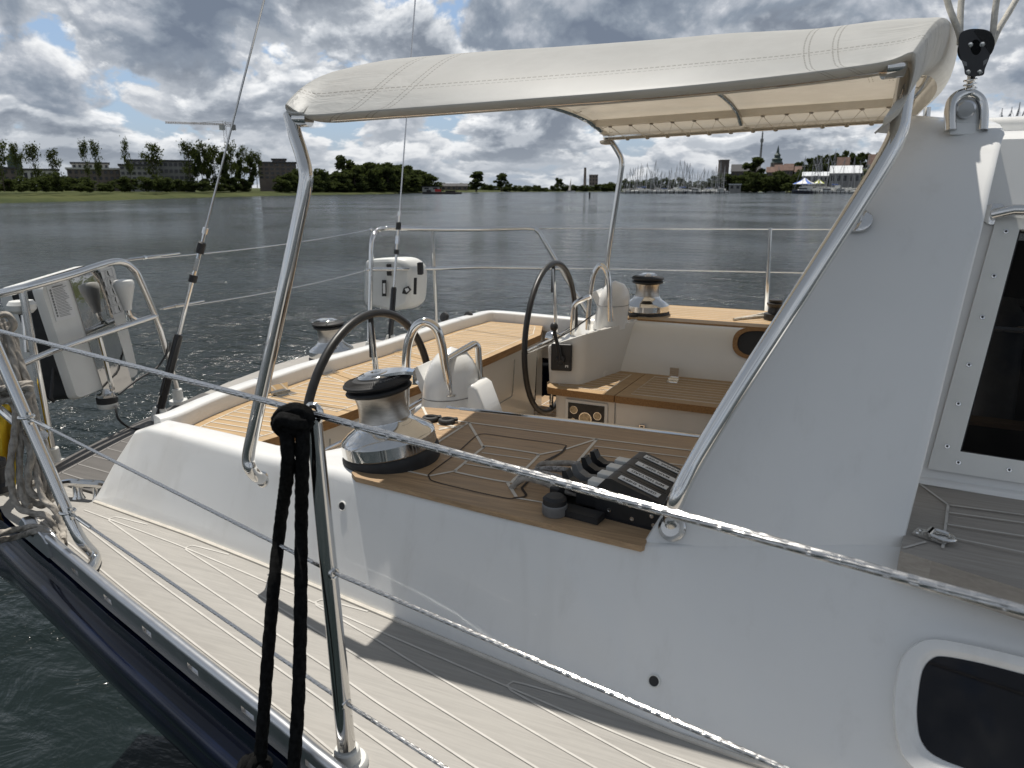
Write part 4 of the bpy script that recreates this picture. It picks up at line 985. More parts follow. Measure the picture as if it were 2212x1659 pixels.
m = MB(); m.slab([cp(.0, -.094, .0015), cp(.23, -.094, .0015), cp(.23, .094, .0015), cp(.0, .094, .0015)], (0, 0, -.003)); part(m, 'mount_pad', blackpl, cl)
for i, mt in ((0, ropegrey), (1, ropefleck), (2, ropefleck), (3, ropegrey)):
    y_ = -.067 + i * WD; q = [cp(.06, y_, .026), cp(-.01, y_, .026), cp(-.05, y_ + .008, .028), cp(-.10 - .012 * (i % 2), y_ + .012, .026 - .004 * i), cp(-.125 - .01 * (i % 2), y_ + .005, .008), cp(-.135 - .01 * (i % 2), y_ - .002, -.012)]
    m = MB(); m.tube(resample(smooth(q, 8), .004), .0072, 12, ridges=6, pitch=.03, depth=.0009); o = m.build('sheet_rope', mt, None)
    tag(o, ['plain grey rope leading into the clutch labelled genoa sheet', 'flecked grey rope leading into the clutch with the grey lever', 'flecked grey rope leading into the clutch labelled main reef 1', 'plain grey rope leading into the clutch labelled mainsail sheet'][i], 'rope', 'ropes led through the clutch bank')

# ================================================================== stanchion, lifelines, pushpits
def stanchion(b, t, label, r0=.0155, r1=.0115):
    g = group_part('stanchion', label); b, t = V(b), V(t); m = MB()
    m.tube([b.lerp(t, k / 10) for k in range(11)], [lerp(r0, r1, k / 10) for k in range(11)], 20); part(m, 'post', steel, g)
    m = MB(); m.lathe([(.034, -.012), (.034, .004), (.030, .010), (.0225, .011), (.021, .030), (.0185, .033)], b, (t - b), 24); part(m, 'post_socket', whitepl, g)
    return g, b, t
sb, st_ = atz(752, 1652, DZ + .01), V((0, 0, 0)); sb = atz(752, 1650, DZ + .012)
d_ = ray(678, 905); tt = (sb.x * d_.x + sb.y * d_.y) / (d_.x ** 2 + d_.y ** 2); st_ = EYE + d_ * tt
g, _, _ = stanchion(sb, st_, 'tapered steel stanchion with a black rope knotted beside its top')
m = MB(); m.tube([st_ + V((.013 * math.cos(a), .0, .008 + .013 * math.sin(a))) + V((-.2, .98, 0)) * 0 for a in [2 * math.pi * k / 16 for k in range(16)]], .0048, 8, closed=True); part(m, 'top_eye', steel, g)
def onst(v):
    return min((sb.lerp(st_, k / 400) for k in range(401)), key=lambda p: abs(proj(p)[1] - v))
def proj(p):
    q = V(p) - EYE; w_ = q.dot(_fw); return (CX + FPX * q.dot(_r) / w_, CY - FPX * q.dot(_cu) / w_)
h1, h2 = onst(1232), onst(1513)
for h_ in (h1, h2):
    m = MB(); dr = V((.9, -.3, -.05)).normalized()
    for s in (1,): m.tube([h_ + dr * .0125 + V((0, 0, 0)) + (V((.3, .9, 0)) * math.cos(a) + V((0, 0, 1)) * math.sin(a)) * .0075 for a in [2 * math.pi * k / 14 for k in range(14)]], .0024, 7, closed=True)
    part(m, 'line_ferrule', steel, g)
def wire(pts, r, label=None, name='lifeline', sag=0.0):
    a, b = V(pts[0]), V(pts[-1]); P_ = smooth([V(p) for p in pts], 12) if len(pts) > 2 else [a.lerp(b, k / 20) - V((0, 0, sag * 4 * (k / 20) * (1 - k / 20))) for k in range(21)]
    m = MB(); m.tube(resample(P_, r * .7), r, 36, ridges=9, pitch=r * 17, depth=r * .30); return part(m, name, wirerope, label=label, angle=80)
top_eye = st_ + V((0, 0, .008))
ul = group_part('upper_lifeline_forward') if False else None
f_up = atz(2212, 1320, 1.885); f_up2 = top_eye + (f_up - top_eye) * 2.4
wire([top_eye, f_up2], .0050, 'thick twisted wire lifeline running forward from the stanchion top')
a_up = aty(0, 715, 1.10); a_up2 = top_eye + (a_up - top_eye) * 1.25
wire([top_eye, a_up2], .0050, 'thick twisted wire lifeline running aft from the stanchion top')
legb, legt = atz(197, 1222, DZ + .014), aty(0, 770, 1.10)
def onleg(v): return min((legb.lerp(legt, k / 400) for k in range(401)), key=lambda p: abs(proj(p)[1] - v))
l1, l2 = onleg(900), onleg(1105)
f1_ = atz(1690, 1659, 1.885 - (st_.z - h1.z)); f2_ = atz(962, 1659, 1.885 - (st_.z - h2.z))
wire([h1, h1 + (f1_ - h1) * 2.2], .0034); wire([h2, h2 + (f2_ - h2) * 5.5], .0034)
for h_, l_ in ((h1, l1), (h2, l2)):
    e_ = h_.lerp(l_, .93); wire([h_, e_], .0034)
    dr = (l_ - h_).normalized(); m = MB(); m.tube([h_.lerp(l_, .87), h_.lerp(l_, .945)], .0052, 10); m.tube([h_.lerp(l_, .94), l_ + dr * -.012], .0035, 8)
    for s in (-1, 1): m.box(l_ - dr * .016 + V((0, 0, .007 * s)), (.03, .010, .003), dr.to_track_quat('X', 'Z').to_matrix())
    m.lathe([(.005, -.016), (.005, .016)], l_ - dr * .02, (0, 0, 1), 10); m.tube([l_ + V((.0165 * math.cos(a), .0165 * math.sin(a), 0)) for a in [2 * math.pi * k / 16 for k in range(16)]], .004, 8, closed=True)
    part(m, 'wire_toggle', steel)
# starboard pushpit
pp = group_part('pushpit', 'polished steel pushpit rail round the near stern quarter')
A_b, A_t = V((-2.424, 1.541, DZ)), V((-2.454, 1.557, 1.888)); B_b = V((-2.579, 2.233, DZ + .02))
leg_path = [atz(184, 1240, DZ + .02), atz(200, 1224, DZ + .022), atz(203, 1200, DZ + .03), onleg(1150), onleg(1000), legt, legt + (legt - legb) * .12]
topl = leg_path[-1]
m = MB(); m.tube(smooth(leg_path, 8), .0145, 14)
q = topl; quarter = [q, q + V((-.10, .03, .03)), V((-2.18, 1.20, 1.89)), V((-2.33, 1.35, 1.89)), A_t, atx(150, 595, -2.53), atx(228, 570, -2.59), atx(262, 566, -2.605), atx(286, 580, -2.61), atx(303, 606, -2.61), atx(338, 690, -2.60), atx(362, 770, -2.592), atx(382, 845, -2.585), B_b]
m.tube(smooth(quarter, 8), .0140, 14)
mid = [V((-2.20, 1.22, 1.62)), V((-2.36, 1.40, 1.64)), A_b.lerp(A_t, .62), atx(200, 728, -2.535), atx(338, 682, -2.600)]; mid[2] = atx(84, 770, -2.44)
m.tube(smooth(mid, 8), .0120, 12); part(m, 'rail_tube', steel, pp)
m = MB(); m.tube([A_b, A_t], .0125, 12); part(m, 'rail_post', steel, pp)
for b_ in (A_b, B_b): m = MB(); m.lathe([(.040, -.01), (.038, .006), (.023, .012), (.021, .055), (.018, .058)], b_, n=20); part(m, 'post_socket', whitepl, pp)
m = MB(); m.tube([aty(-40, 850, 1.30), aty(60, 935, 1.22), onleg(945) + V((0, .02, 0))], .012, 10); part(m, 'flag_socket_brace', steel, pp)
# port pushpit
pq = group_part('pushpit', 'polished steel pushpit rail round the far stern quarter')
PA, PB = V((-2.50, 3.665, DZ + .01)), atx(806, 505, -2.50)
fl_t, fl_b = aty(1160, 495, 4.6), aty(1284, 700, 4.6)
def arc(v, dv=0): return [atx(803, 640, -2.5)]
m = MB()
tp_pts = [atx(797, 755, -2.50), atx(800, 640, -2.50), atx(802, 545, -2.50), atx(806, 512, -2.50), atx(818, 497, -2.50), aty(845, 493, 3.80), aty(945, 495, 4.12), aty(1050, 495, 4.42), aty(1140, 493, 4.58), aty(1162, 500, 4.6), aty(1178, 525, 4.6), aty(1230, 612, 4.6), fl_b]
m.tube(smooth(tp_pts, 8), .0150, 14)
m.tube(smooth([atx(800, 582, -2.50), aty(945, 580, 4.12), aty(1050, 577, 4.42), aty(1212, 580, 4.60)], 8), .0120, 12); part(m, 'rail_tube', steel, pq)
m = MB(); m.tube([aty(943, 700, 4.12), aty(935, 497, 4.12)], .0135, 12); part(m, 'rail_post', steel, pq)
m = MB(); m.lathe([(.036, -.01), (.034, .006), (.022, .012), (.020, .05), (.017, .054)], atx(797, 756, -2.50), n=18); part(m, 'post_socket', whitepl, pq)
# gate wires across the stern, port lifelines and stanchion
tA, tB = atx(270, 562, -2.605), atx(806, 495, -2.50); mA, mB_ = atx(345, 668, -2.60), atx(798, 582, -2.50)
for a, b, nm in ((tA, tB, 1), (mA, mB_, 2)):
    m = MB(); P_ = [a.lerp(b, k / 16) - V((0, 0, .02 * 4 * (k / 16) * (1 - k / 16))) for k in range(17)]; m.tube(P_, .0028, 8); part(m, 'gate_wire', wirerope)
    m = MB(); m.tube([a.lerp(b, .01), a.lerp(b, .10)], .0062, 10); m.tube([a.lerp(b, .10), a.lerp(b, .16)], .0042, 8); m.lathe([(.009, -.006), (.009, .006)], a.lerp(b, .055), b - a, 10); m.sphere(b.lerp(a, .012), .010, 10); part(m, 'turnbuckle', steel)
pst = aty(1664, 492, 4.50); psb = aty(1654, 690, 4.50); stanchion(psb, pst, 'tapered steel stanchion on the far side deck', .017, .011)
for v0, v1, r_ in ((493, 495, .0045), (579, 588, .0040)):
    a = aty(1165 if v0 < 500 else 1214, v0, 4.6); b = aty(1663, v1, 4.5); c_ = b + (b - a) * 1.2
    m = MB(); m.tube([a, b, c_], r_, 8); part(m, 'lifeline', wirerope)
    m = MB(); m.tube([a, a.lerp(b, .12)], .0065, 8); part(m, 'turnbuckle', steel)
# mooring gear on the far coaming: small winch and fender line
m = MB(); q = V((.36, 3.75, TZ + .01)); q = atz(1672, 690, TZ + .01) ; m.lathe([(.05, -.0), (.05, .03), (.035, .034), (.03, .06), (.04, .075), (.042, .082), (.03, .085), (.034, .10), (.02, .103)], q, n=20); part(m, 'halyard_winch', blackpl)
m = MB(); m.tube(resample(smooth([atz(1585, 690, TZ + .015), atz(1620, 684, TZ + .017), atz(1660, 676, TZ + .03), atz(1715, 672, TZ + .03), atz(1770, 676, TZ + .02)], 8), .01), .007, 8); m.tube(resample(smooth([atz(1600, 688, TZ + .015), atz(1650, 683, TZ + .017), atz(1720, 680, TZ + .02)], 8), .01), .007, 8)
o = m.build('coiled_line', ropewhite); tag(o, 'pale rope lying round the small black winch on the far coaming', 'rope')
# ================================================================== backstays
def backstay(b, tu, tv, td, pix, label, sc=1.0):
    g = group_part('backstay', label); b = V(b); t = atd(tu, tv, td); dr = (t - b).normalized()
    def at_v(v): return min((b + dr * (k * .004) for k in range(900)), key=lambda p: abs(proj(p)[1] - v))
    vc0, vc1, vr, vt0, vt1 = pix
    c0, c1, r1, k0, k1 = [at_v(v) for v in pix]; 
    m = MB(); m.tube([c0, c0.lerp(c1, .96), c1], [.0175 * sc, .0175 * sc, .014 * sc], 18); m.tube([b + dr * .02, c0], .011 * sc, 10); part(m, 'tension_cylinder', blackgl, g)
    m = MB(); m.tube([c1, r1], .0075 * sc, 12); part(m, 'piston_rod', steel, g)
    m = MB(); m.tube([r1, k0], .008 * sc, 10); m.box(r1.lerp(k0, .5), (.022 * sc, .014 * sc, .05 * sc), dr.to_track_quat('Z', 'Y').to_matrix()); part(m, 'toggle_plate', steel, g)
    m = MB(); m.lathe([(.016 * sc, -.014 * sc), (.016 * sc, .014 * sc)], r1, dr, 14); part(m, 'insulator', rubber, g); m = MB(); m.lathe([(.013 * sc, -.012), (.016 * sc, -.01), (.016 * sc, .03 * sc), (.011 * sc, .034 * sc)], k0, dr, 14); part(m, 'insulator', rubber, g)
    m = MB(); m.tube([k0, k1], .006 * sc, 10); m.lathe([(.011 * sc, -.012), (.011 * sc, .012)], k1, dr, 10); part(m, 'wire_terminal', steel, g)
    m = MB(); e_ = b + dr * 9; m.tube([k1.lerp(e_, k / 6) for k in range(7)], .0040, 10); part(m, 'stay_wire', wirerope, g)
    m = MB(); m.slab([b + V((-.05, 0, -.02)), b + V((.05, 0, -.02)), b + V((.022, 0, .05)), b + V((-.022, 0, .05))], (0, .028, 0)); part(m, 'chain_plate', whitepl, g, bevel=.006)
    return g, c0, c1, dr, b
bs = backstay(atz(340, 905, 1.295), 570, 0, 2.62, (880, 722, 602, 540, 498), 'near backstay with black hydraulic cylinder rising from the stern deck')
backstay(atd(842, 742, 4.2), 897, 0, 4.0, (722, 620, 545, 492, 462), 'far backstay with black hydraulic cylinder rising behind the bench', .95)
c_ = atz(356, 862, 1.35); m = MB(); q = bs[1].lerp(bs[2], .12); m.box(q + V((-.002, -.0185, 0)), (.016, .002, .035), (bs[3]).to_track_quat('Z', 'Y').to_matrix()); part(m, 'cylinder_label', paper)
# ================================================================== life raft canister and antennas on the near pushpit
ra, rb = V((-2.47, 1.60, 0)), V((-2.63, 2.06, 0)); rdir = (atx(250, 570, -2.66) - atx(60, 620, -2.52)); rdir.z = 0; rdir.normalize()
rn = V((rdir.y, -rdir.x, 0)); rn = rn if rn.x > 0 else -rn
tl, tr_, br, bl = None, None, None, None
rp0 = atx(150, 700, -2.585); up_ = (V((0, 0, 1)) + rn * -.02).normalized()
up_ = (V((0, 0, 1)) - rdir * .055 - rn * .10).normalized(); rN = rdir.cross(up_).normalized(); rN = rN if rN.x > 0 else -rN
def onraft(u, v, off=0.0): return atp(u, v, rp0 + rN * off, rN)
lr = empty('life_raft_case', onraft(215, 840), 'white rescue canister with printed instruction sheets hanging on the near pushpit', 'life raft')
tl, tr_, br, bl = onraft(84, 616), onraft(246, 566), onraft(302, 812), onraft(166, 866)
TH = .17
m = MB(); loop = fillet([tl.lerp(bl, .5), tl, tr_, br, bl, tl.lerp(bl, .5)], .03, 5); rows = []
for off, k in ((0, .93), (.0, .97), (-.014, 1), (-.034, 1.0)):
    cc = (tl + tr_ + br + bl) / 4; rows.append([cc + (p - cc) * k + rN * off for p in loop])
m.grid(rows); m.face(rows[0]); part(m, 'case_front', whitepl, lr, angle=40)
m = MB(); rows = []
for off, k in ((-.032, .985), (-.122, .985)): cc = (tl + tr_ + br + bl) / 4; rows.append([cc + (p - cc) * k + rN * off for p in loop])
m.grid(rows); part(m, 'black_gasket', rubber, lr)
m = MB(); rows = []
for off, k in ((-.120, 1), (-.16, 1), (-.175, .96)): cc = (tl + tr_ + br + bl) / 4; rows.append([cc + (p - cc) * k + rN * off for p in loop])
m.grid(rows); m.face(rows[-1]); part(m, 'case_back', whitepl, lr, angle=40)
m = MB(); bd = [onraft(*p, .004) for p in [(150, 600), (216, 582), (288, 836), (228, 856)]]; m.slab(bd, -rN * .006); part(m, 'mirror_strap', mat('mirror_steel', (.52, .51, .50), .05, 1.0, bump=.03, bscale=10, bdist=.02), lr)
m = MB(); m.slab([onraft(*p, .003) for p in [(104, 614), (140, 605), (186, 690), (128, 700)]] and [onraft(*p, .003) for p in [(100, 618), (144, 606), (164, 684), (122, 695)]], -rN * .002, 0)
for k in range(10):
    t = .12 + .084 * k; a = onraft(lerp(103, 124, t), lerp(620, 692, t), .0042); b = onraft(lerp(144, 163, t), lerp(607, 683, t), .0042); m.lathe([(.0048, 0), (.0001, .0002)], a.lerp(b, .08), rN, 10, 1)
    for j in (0, 1): m.ribbon([a.lerp(b, .18) - up_ * .005 * j, a.lerp(b, .92 - .25 * ((k * 7 + j * 3) % 4) / 4) - up_ * .005 * j], .0016, rN, .0002, 1)
m.ribbon([onraft(112, 621, .0042), onraft(135, 615, .0042)], .004, rN, .0002, 1)
part(m, 'instruction_sheet', [paper, greypl], lr)
m = MB(); m.slab([onraft(*p, .003) for p in [(206, 585), (243, 573), (268, 678), (231, 690)]], -rN * .002, 0)
rg = random.Random(4)
for r_ in range(5):
    for c__ in range(2):
        def L2(s, t): return onraft(lerp(lerp(208, 242, s), lerp(232, 267, s), t), lerp(lerp(587, 576, s), lerp(688, 677, s), t), .0044)
        s0, t0 = .05 + .48 * c__, .03 + .19 * r_; s1, t1 = s0 + .42, t0 + .165
        m.tube([L2(s0, t0), L2(s1, t0), L2(s1, t1), L2(s0, t1)], .0007, 4, 1, closed=True)
        hx = lerp(s0, s1, .3 + .4 * rg.random()); m.lathe([(.0035, 0), (.0001, .0002)], L2(hx, t0 + .04), rN, 8, 2)
        m.ribbon([L2(hx, t0 + .055), L2(hx + .06 * (rg.random() - .5), t0 + .11)], .006, rN, .0002, 2); m.ribbon([L2(hx, t0 + .10), L2(hx + .12 * (rg.random() - .3), t1 - .015)], .004, rN, .0002, 2); m.ribbon([L2(hx, t0 + .07), L2(hx + .14 * (rg.random() - .5), t0 + .10)], .003, rN, .0002, 2)
part(m, 'pictogram_sheet', [paper, greypl, ink], lr)
m = MB(); tw = fillet([onraft(104, 640, -.10) - rdir * .02, onraft(96, 700, -.09), onraft(118, 770, -.06), onraft(110, 860, -.05), onraft(116, 868, -.05)], .02); m.tube(tw, .006, 8); m.box(onraft(112, 725, -.06), (.05, .03, .10), Matrix.Rotation(.4, 3, 'Z')); part(m, 'black_strap', rubber, lr)
m = MB(); m.tube(fillet([atx(214, 726, -2.56), atx(244, 846, -2.56), atx(240, 858, -2.56)], .01), .0095, 10); part(m, 'lamp_stem', steel, yacht)
st = empty('stern_lamp', atx(235, 878, -2.56), 'cylindrical stern lamp with a black band hung under the near pushpit', 'lamp') if False else None
g = group_part('stern_lamp', 'grey stern lamp with a black band under the near pushpit'); q = atx(234, 880, -2.56)
m = MB(); m.lathe([(.0001, 0), (.036, .0), (.038, .004), (.038, .022)], q, n=24); part(m, 'lamp_lens', whitepl, g)
m = MB(); m.lathe([(.039, .021), (.039, .044), (.034, .046)], q, n=24); part(m, 'lamp_band', rubber, g)
m = MB(); m.lathe([(.034, .044), (.034, .056), (.02, .06), (.01, .075)], q, n=20); part(m, 'lamp_cap', steel, g)
m = MB(); m.tube(smooth([q + V((.03, .03, .05)), atx(300, 818, -2.55), atx(338, 795, -2.56), atx(362, 760, -2.57), atx(368, 740, -2.58)], 8), .0045, 8); m.tube(smooth([q + V((.02, .02, .0)), atx(250, 880, -2.5), atx(256, 905, -2.48), atx(280, 924, -2.48), atz(300, 926, DZ + .02)], 8), .0045, 8); part(m, 'lamp_cable', rubber, g)
for (u, v, u2, v2, x, lab) in ((274, 660, 288, 690, -2.59, 'white mushroom antenna on a curved stem at the near pushpit'), (48, 700, 52, 730, -2.50, 'low white disc antenna beside the near pushpit post')):
    g = group_part('antenna', lab); q = atx(u, v, x)
    if u > 200:
        m = MB(); m.lathe([(.017, -.018), (.019, .0), (.030, .045), (.038, .075), (.0385, .095), (.034, .103), (.0001, .109)], q, n=28); part(m, 'antenna_cap', whitepl, g)
        m = MB(); m.tube(smooth([q + V((0, 0, -.018)), atx(277, 668, x), atx(283, 684, x), atx(300, 693, x)], 6), .0095, 10); part(m, 'antenna_stem', steel, g)
    else:
        m = MB(); m.lathe([(.03, 0), (.042, .012), (.044, .030), (.036, .042), (.0001, .046)], atx(50, 676, x), n=24); part(m, 'antenna_cap', whitepl, g)
        m = MB(); m.tube([atx(52, 680, x), atx(58, 760, x)], .010, 10); part(m, 'antenna_stem', steel, g)
# rescue sling case on the far pushpit
rc = empty('rescue_sling_case', aty(855, 668, 4.0), 'white rescue sling case clipped to the far pushpit rail', 'rescue case')
def RC(u, v, y=3.98): return aty(u, v, y)
sil = [(806, 575), (812, 560), (850, 556), (884, 558), (900, 570), (906, 590), (904, 640), (897, 658), (880, 667), (855, 668), (820, 660), (804, 650)]
m = MB(); lp_ = smooth([RC(*p) for p in sil], 4, True); cc = sum(lp_, V()) / len(lp_); rows = []
for k, off in ((.86, -.075), (.95, -.068), (1, -.05), (1, .05), (.95, .07)): rows.append([cc + (p - cc) * k + V((.38, .92, 0)) * off for p in lp_])
m.grid(rows, closev=True); m.face(rows[0]); m.face(rows[-1]); part(m, 'case_shell', whitepl, rc, angle=40)
for u, v in ((842, 582), (908, 580)): m = MB(); m.box(RC(u, v, 3.92), (.03, .05, .075), Matrix.Rotation(.3, 3, 'Z')); part(m, 'black_clip', rubber, rc, bevel=.004)
m = MB()
for q in ([(825, 605), (834, 605), (834, 640), (825, 640)], [(894, 600), (900, 600), (899, 636), (893, 636)], [(872, 622), (882, 618), (888, 626), (878, 636), (868, 634)]): m.slab([RC(u, v, 3.885) for u, v in q], (0, .004, 0), 0)
m.slab([RC(u, v, 3.882) for u, v in [(874, 624), (881, 622), (884, 627), (878, 632)]], (0, .003, 0), 1); m.slab([RC(u, v, 3.882) for u, v in [(827, 612), (832, 612), (832, 634), (827, 634)]], (0, .003, 0), 1); part(m, 'printed_marks', [ink, paper], rc)

# ================================================================== far shore
def bgp(u, v, D):
    d = ray(u, v); return EYE + d * (D / math.hypot(d.x, d.y))
def gpos(u, D, z=0.0):
    p = bgp(u, 409, D); return V((p.x, p.y, z))
def wdist(v): p = atz(0, v, 0) if False else None; d = ray(CX, v); return EYE.z / (-d.z) * math.hypot(d.x, d.y)
WU = [-500, 0, 220, 420, 640, 850, 900, 1000, 1100, 1345, 1420, 1560, 1600, 1700, 1760, 1900, 2400, 2800]
WVL = [438, 433.5, 430.5, 425.5, 421.5, 418.6, 416.6, 415.6, 414.4, 413.8, 413.8, 413.8, 414.0, 414.4, 415.0, 416, 418, 420]
HU = [-500, 0, 600, 760, 850, 950, 1100, 1500, 1560, 1640, 1720, 1800, 1900, 2400, 2800]
HT = [2.6, 2.6, 3, 4, 4, 3, 2.5, 3, 12, 17, 19, 21, 22, 16, 10]
def ground(u, k):
    """terrain point: k = metres behind the waterline"""
    D0 = wdist(interp(u, WU, WVL)); top = interp(u, HU, HT)
    z = interp(k, [-8, 0, 5, 14, 40, 110, 260, 900], [-1.2, -.06, .55, .9, 1.3, max(1.8, top * .45), top, top])
    return gpos(u, D0 + k, z + (.25 * mnoise.noise(V((u * .05, k * .08, 0))) if k > 3 else 0))
def grass_mat():
    m = bpy.data.materials.new('shore_grass'); m.use_nodes = True; n = NT(m.node_tree); p = n.n['Principled BSDF']
    tc = n.add('ShaderNodeTexCoord').outputs['Object']; a = n.noise(tc, .06, 5, .6); b = n.noise(tc, .5, 4, .6)
    c = n.mix(n.sstep(a, .35, .65), (.040, .052, .018), (.070, .080, .028)); c = n.mix(n.math('MULTIPLY', n.sstep(b, .5, .8), .5), c, (.13, .12, .045))
    n.l.new(c, p.inputs['Base Color']); p.inputs['Roughness'].default_value = .95; p.inputs['Specular IOR Level'].default_value = .1; return m
grass = grass_mat()
m = MB(); us = [-500 + 25 * i for i in range(133)]; ks = [-8, 0, 2, 5, 9, 14, 25, 40, 70, 110, 180, 260, 500, 900]
m.grid([[ground(u, k) for k in ks] for u in us]); o = m.build('far_bank', grass); tag(o, 'grassy far bank with low hill on the right', None, None, 'structure')
def leafmat(name, base, var=.45):
    m = bpy.data.materials.new(name); m.use_nodes = True; n = NT(m.node_tree); n.n.clear()
    oi = n.add('ShaderNodeObjectInfo').outputs['Random']; tc = n.add('ShaderNodeTexCoord').outputs['Object']; a = n.noise(tc, 7, 3, .6)
    f = n.math('MULTIPLY_ADD', a, .8, n.math('MULTIPLY', oi, .45), clamp=True)
    c = n.mix(f, [q * (1 - var) for q in base], [q * (1 + var) for q in base])
    d = n.add('ShaderNodeBsdfDiffuse', {'Color': c}); t = n.add('ShaderNodeBsdfTranslucent', {'Color': n.mix(.5, c, (.12, .16, .03))})
    mx = n.add('ShaderNodeMixShader', {0: .25, 1: d.outputs[0], 2: t.outputs[0]}); n.add('ShaderNodeOutputMaterial', {'Surface': mx.outputs[0]}); return m
leaf_dark = leafmat('dark_foliage', (.050, .062, .026)); leaf_olive = leafmat('olive_foliage', (.055, .066, .021)); bark = mat('bark', (.07, .055, .04), .9)
def make_tree(kind, seed):
    """unit tree (height 1, crown radius about .35) at the origin"""
    rg = random.Random(seed); r = empty('tree_model', (0, 0, 0)); tr = MB(); cr = MB()
    if kind == 'airy':
        top = V((rg.uniform(-.04, .04), rg.uniform(-.04, .04), .97)); tr.tube([V((0, 0, -.02)), V((rg.uniform(-.02, .02), 0, .4)), top], [.016, .012, .003], 6, cap=False); pts = []
        for k in range(26):
            z = rg.uniform(.22, .95); a = rg.uniform(0, 6.28); L = rg.uniform(.4, 1) * .30 * (1 - abs(z - .55) * 1.1); b = V((0, 0, z)).lerp(V((top.x * z, top.y * z, z)), .8); e = b + V((math.cos(a) * L, math.sin(a) * L, L * .7)); tr.tube([b, e], [.005, .0015], 4, cap=False); pts += [(b.lerp(e, t), .055) for t in (.55, .8, 1.0)]
        leaves = [(c + V((rg.gauss(0, s), rg.gauss(0, s), rg.gauss(0, s * .9)))) for c, s in pts for _ in range(12)]; size = .027
    else:
        lob = {'round': 16, 'dense': 22, 'bush': 18, 'column': 14}[kind]; base = {'round': .30, 'dense': .14, 'bush': .05, 'column': .12}[kind]
        tr.tube([V((0, 0, -.03)), V((.01, 0, .3)), V((-.01, .01, .75))], [.03, .024, .006], 7, cap=False)
        leaves = []; size = .055
        for k in range(lob):
            z = base + (1 - base) * rg.random() ** .8 * .92; prof = math.sin(math.pi * min(max((z - base) / (1 - base), .06), .97)) ** .6
            R = (.36 if kind != 'column' else .20) * prof; a = rg.uniform(0, 6.28); q = R * rg.uniform(.35, .95); c = V((math.cos(a) * q, math.sin(a) * q, z)); s = rg.uniform(.08, .15) * (1.5 if kind == 'bush' else 1)
            if k % 3 == 0: tr.tube([V((0, 0, z * .6)), c], [.010, .003], 4, cap=False)
            for _ in range(70):
                d = V((rg.gauss(0, 1), rg.gauss(0, 1), rg.gauss(0, 1))).normalized() * s * rg.uniform(.6, 1.05); d.z *= .8; leaves.append(c + d)
    for c in leaves:
        n_ = V((rg.gauss(0, 1), rg.gauss(0, 1), rg.gauss(0, 1) + .4)).normalized(); a = n_.orthogonal().normalized(); b = n_.cross(a); k = size * rg.uniform(.6, 1.3)
        cr.face([c + a * k, c + b * k * .7, c - a * k, c - b * k * .7])
    t = tr.build('trunk', bark, r); c = cr.build('crown', leaf_olive if kind in ('airy',) else leaf_dark, r, flat=True)
    KIDS[r.name] = [t, c]; return r
TREES = {}
for kd, n_ in (('airy', 4), ('round', 3), ('dense', 3), ('bush', 3), ('column', 2)): TREES[kd] = [make_tree(kd, 10 * n_ + i) for i in range(n_)]
used = set(); rgT = random.Random(11)
def tree(kind, u, vt, vb, hw, D, label, name='tree', cat='tree', group=None):
    """crown top at pixel row vt, foot on the row vb, half width hw pixels"""
    D = D if D > 480 else wdist(interp(u, WU, WVL)) + {176: 24}.get(D, 18 + (D % 37) * .9)
    proto = rgT.choice(TREES[kind]); b = bgp(u, vb, D); t = bgp(u, vt, D); hgt = t.z - b.z; wd = (bgp(u + hw, 400, D) - bgp(u, 400, D)).length / (.36 if kind not in ('column', 'airy') else (.2 if kind == 'column' else .26))
    o = copy_tree(proto, (b.x, b.y, b.z), (wd, wd, hgt), rgT.uniform(0, 6.28), label); o.name = name; o['category'] = cat
    if group: o['group'] = group
    return o
S = 'sparse tall tree '
for u, vt, vb, hw, D, lb in ((10, 306, 412, 24, 176, S + 'at the left edge of the far bank'), (48, 312, 408, 14, 182, S + 'beside the dark church spire on the left'), (82, 314, 408, 18, 180, S + 'with an open round head left of the white flats'), (127, 325, 410, 16, 178, S + 'with a bushy foot beside the white flats'),
    (193, 306, 405, 11, 184, 'slim tree with a tufted head, left of a pair before the white flats'), (216, 311, 404, 14, 183, 'slim tree right of a pair standing before the white flats'), (285, 309, 408, 10, 180, 'single thin leaning tree before the long grey block'), (336, 312, 404, 22, 184, 'forked light green tree before the middle of the long grey block'),
    (413, 309, 404, 17, 200, S + 'first of the cluster under the crane'), (440, 314, 404, 20, 204, 'broad dark tree inside the cluster under the crane'), (468, 318, 405, 18, 206, 'dark leafy tree just left of the crane mast'), (503, 315, 404, 16, 208, 'tall tree standing before the crane mast'), (530, 322, 404, 13, 212, 'thin tree right of the crane mast'), (556, 329, 404, 15, 214, 'last tree of the cluster, by the dark brick block')):
    tree('airy', u, vt, vb, hw, D, lb, 'poplar_tree', 'tree', 'sparse trees along the far left bank')
for u, vt, vb, hw, D, k in ((428, 322, 404, 14, 203, 'round'), (452, 326, 404, 14, 207, 'round'), (486, 328, 405, 13, 206, 'column'), (516, 330, 404, 12, 211, 'round'), (543, 336, 404, 11, 213, 'column')): tree(k, u, vt, vb, hw, D, 'dark leafy tree filling the cluster under the crane', 'leafy_tree', 'tree', 'dark trees filling the cluster under the crane')
bl_ = 'low dark bush on the grass of the far left bank'
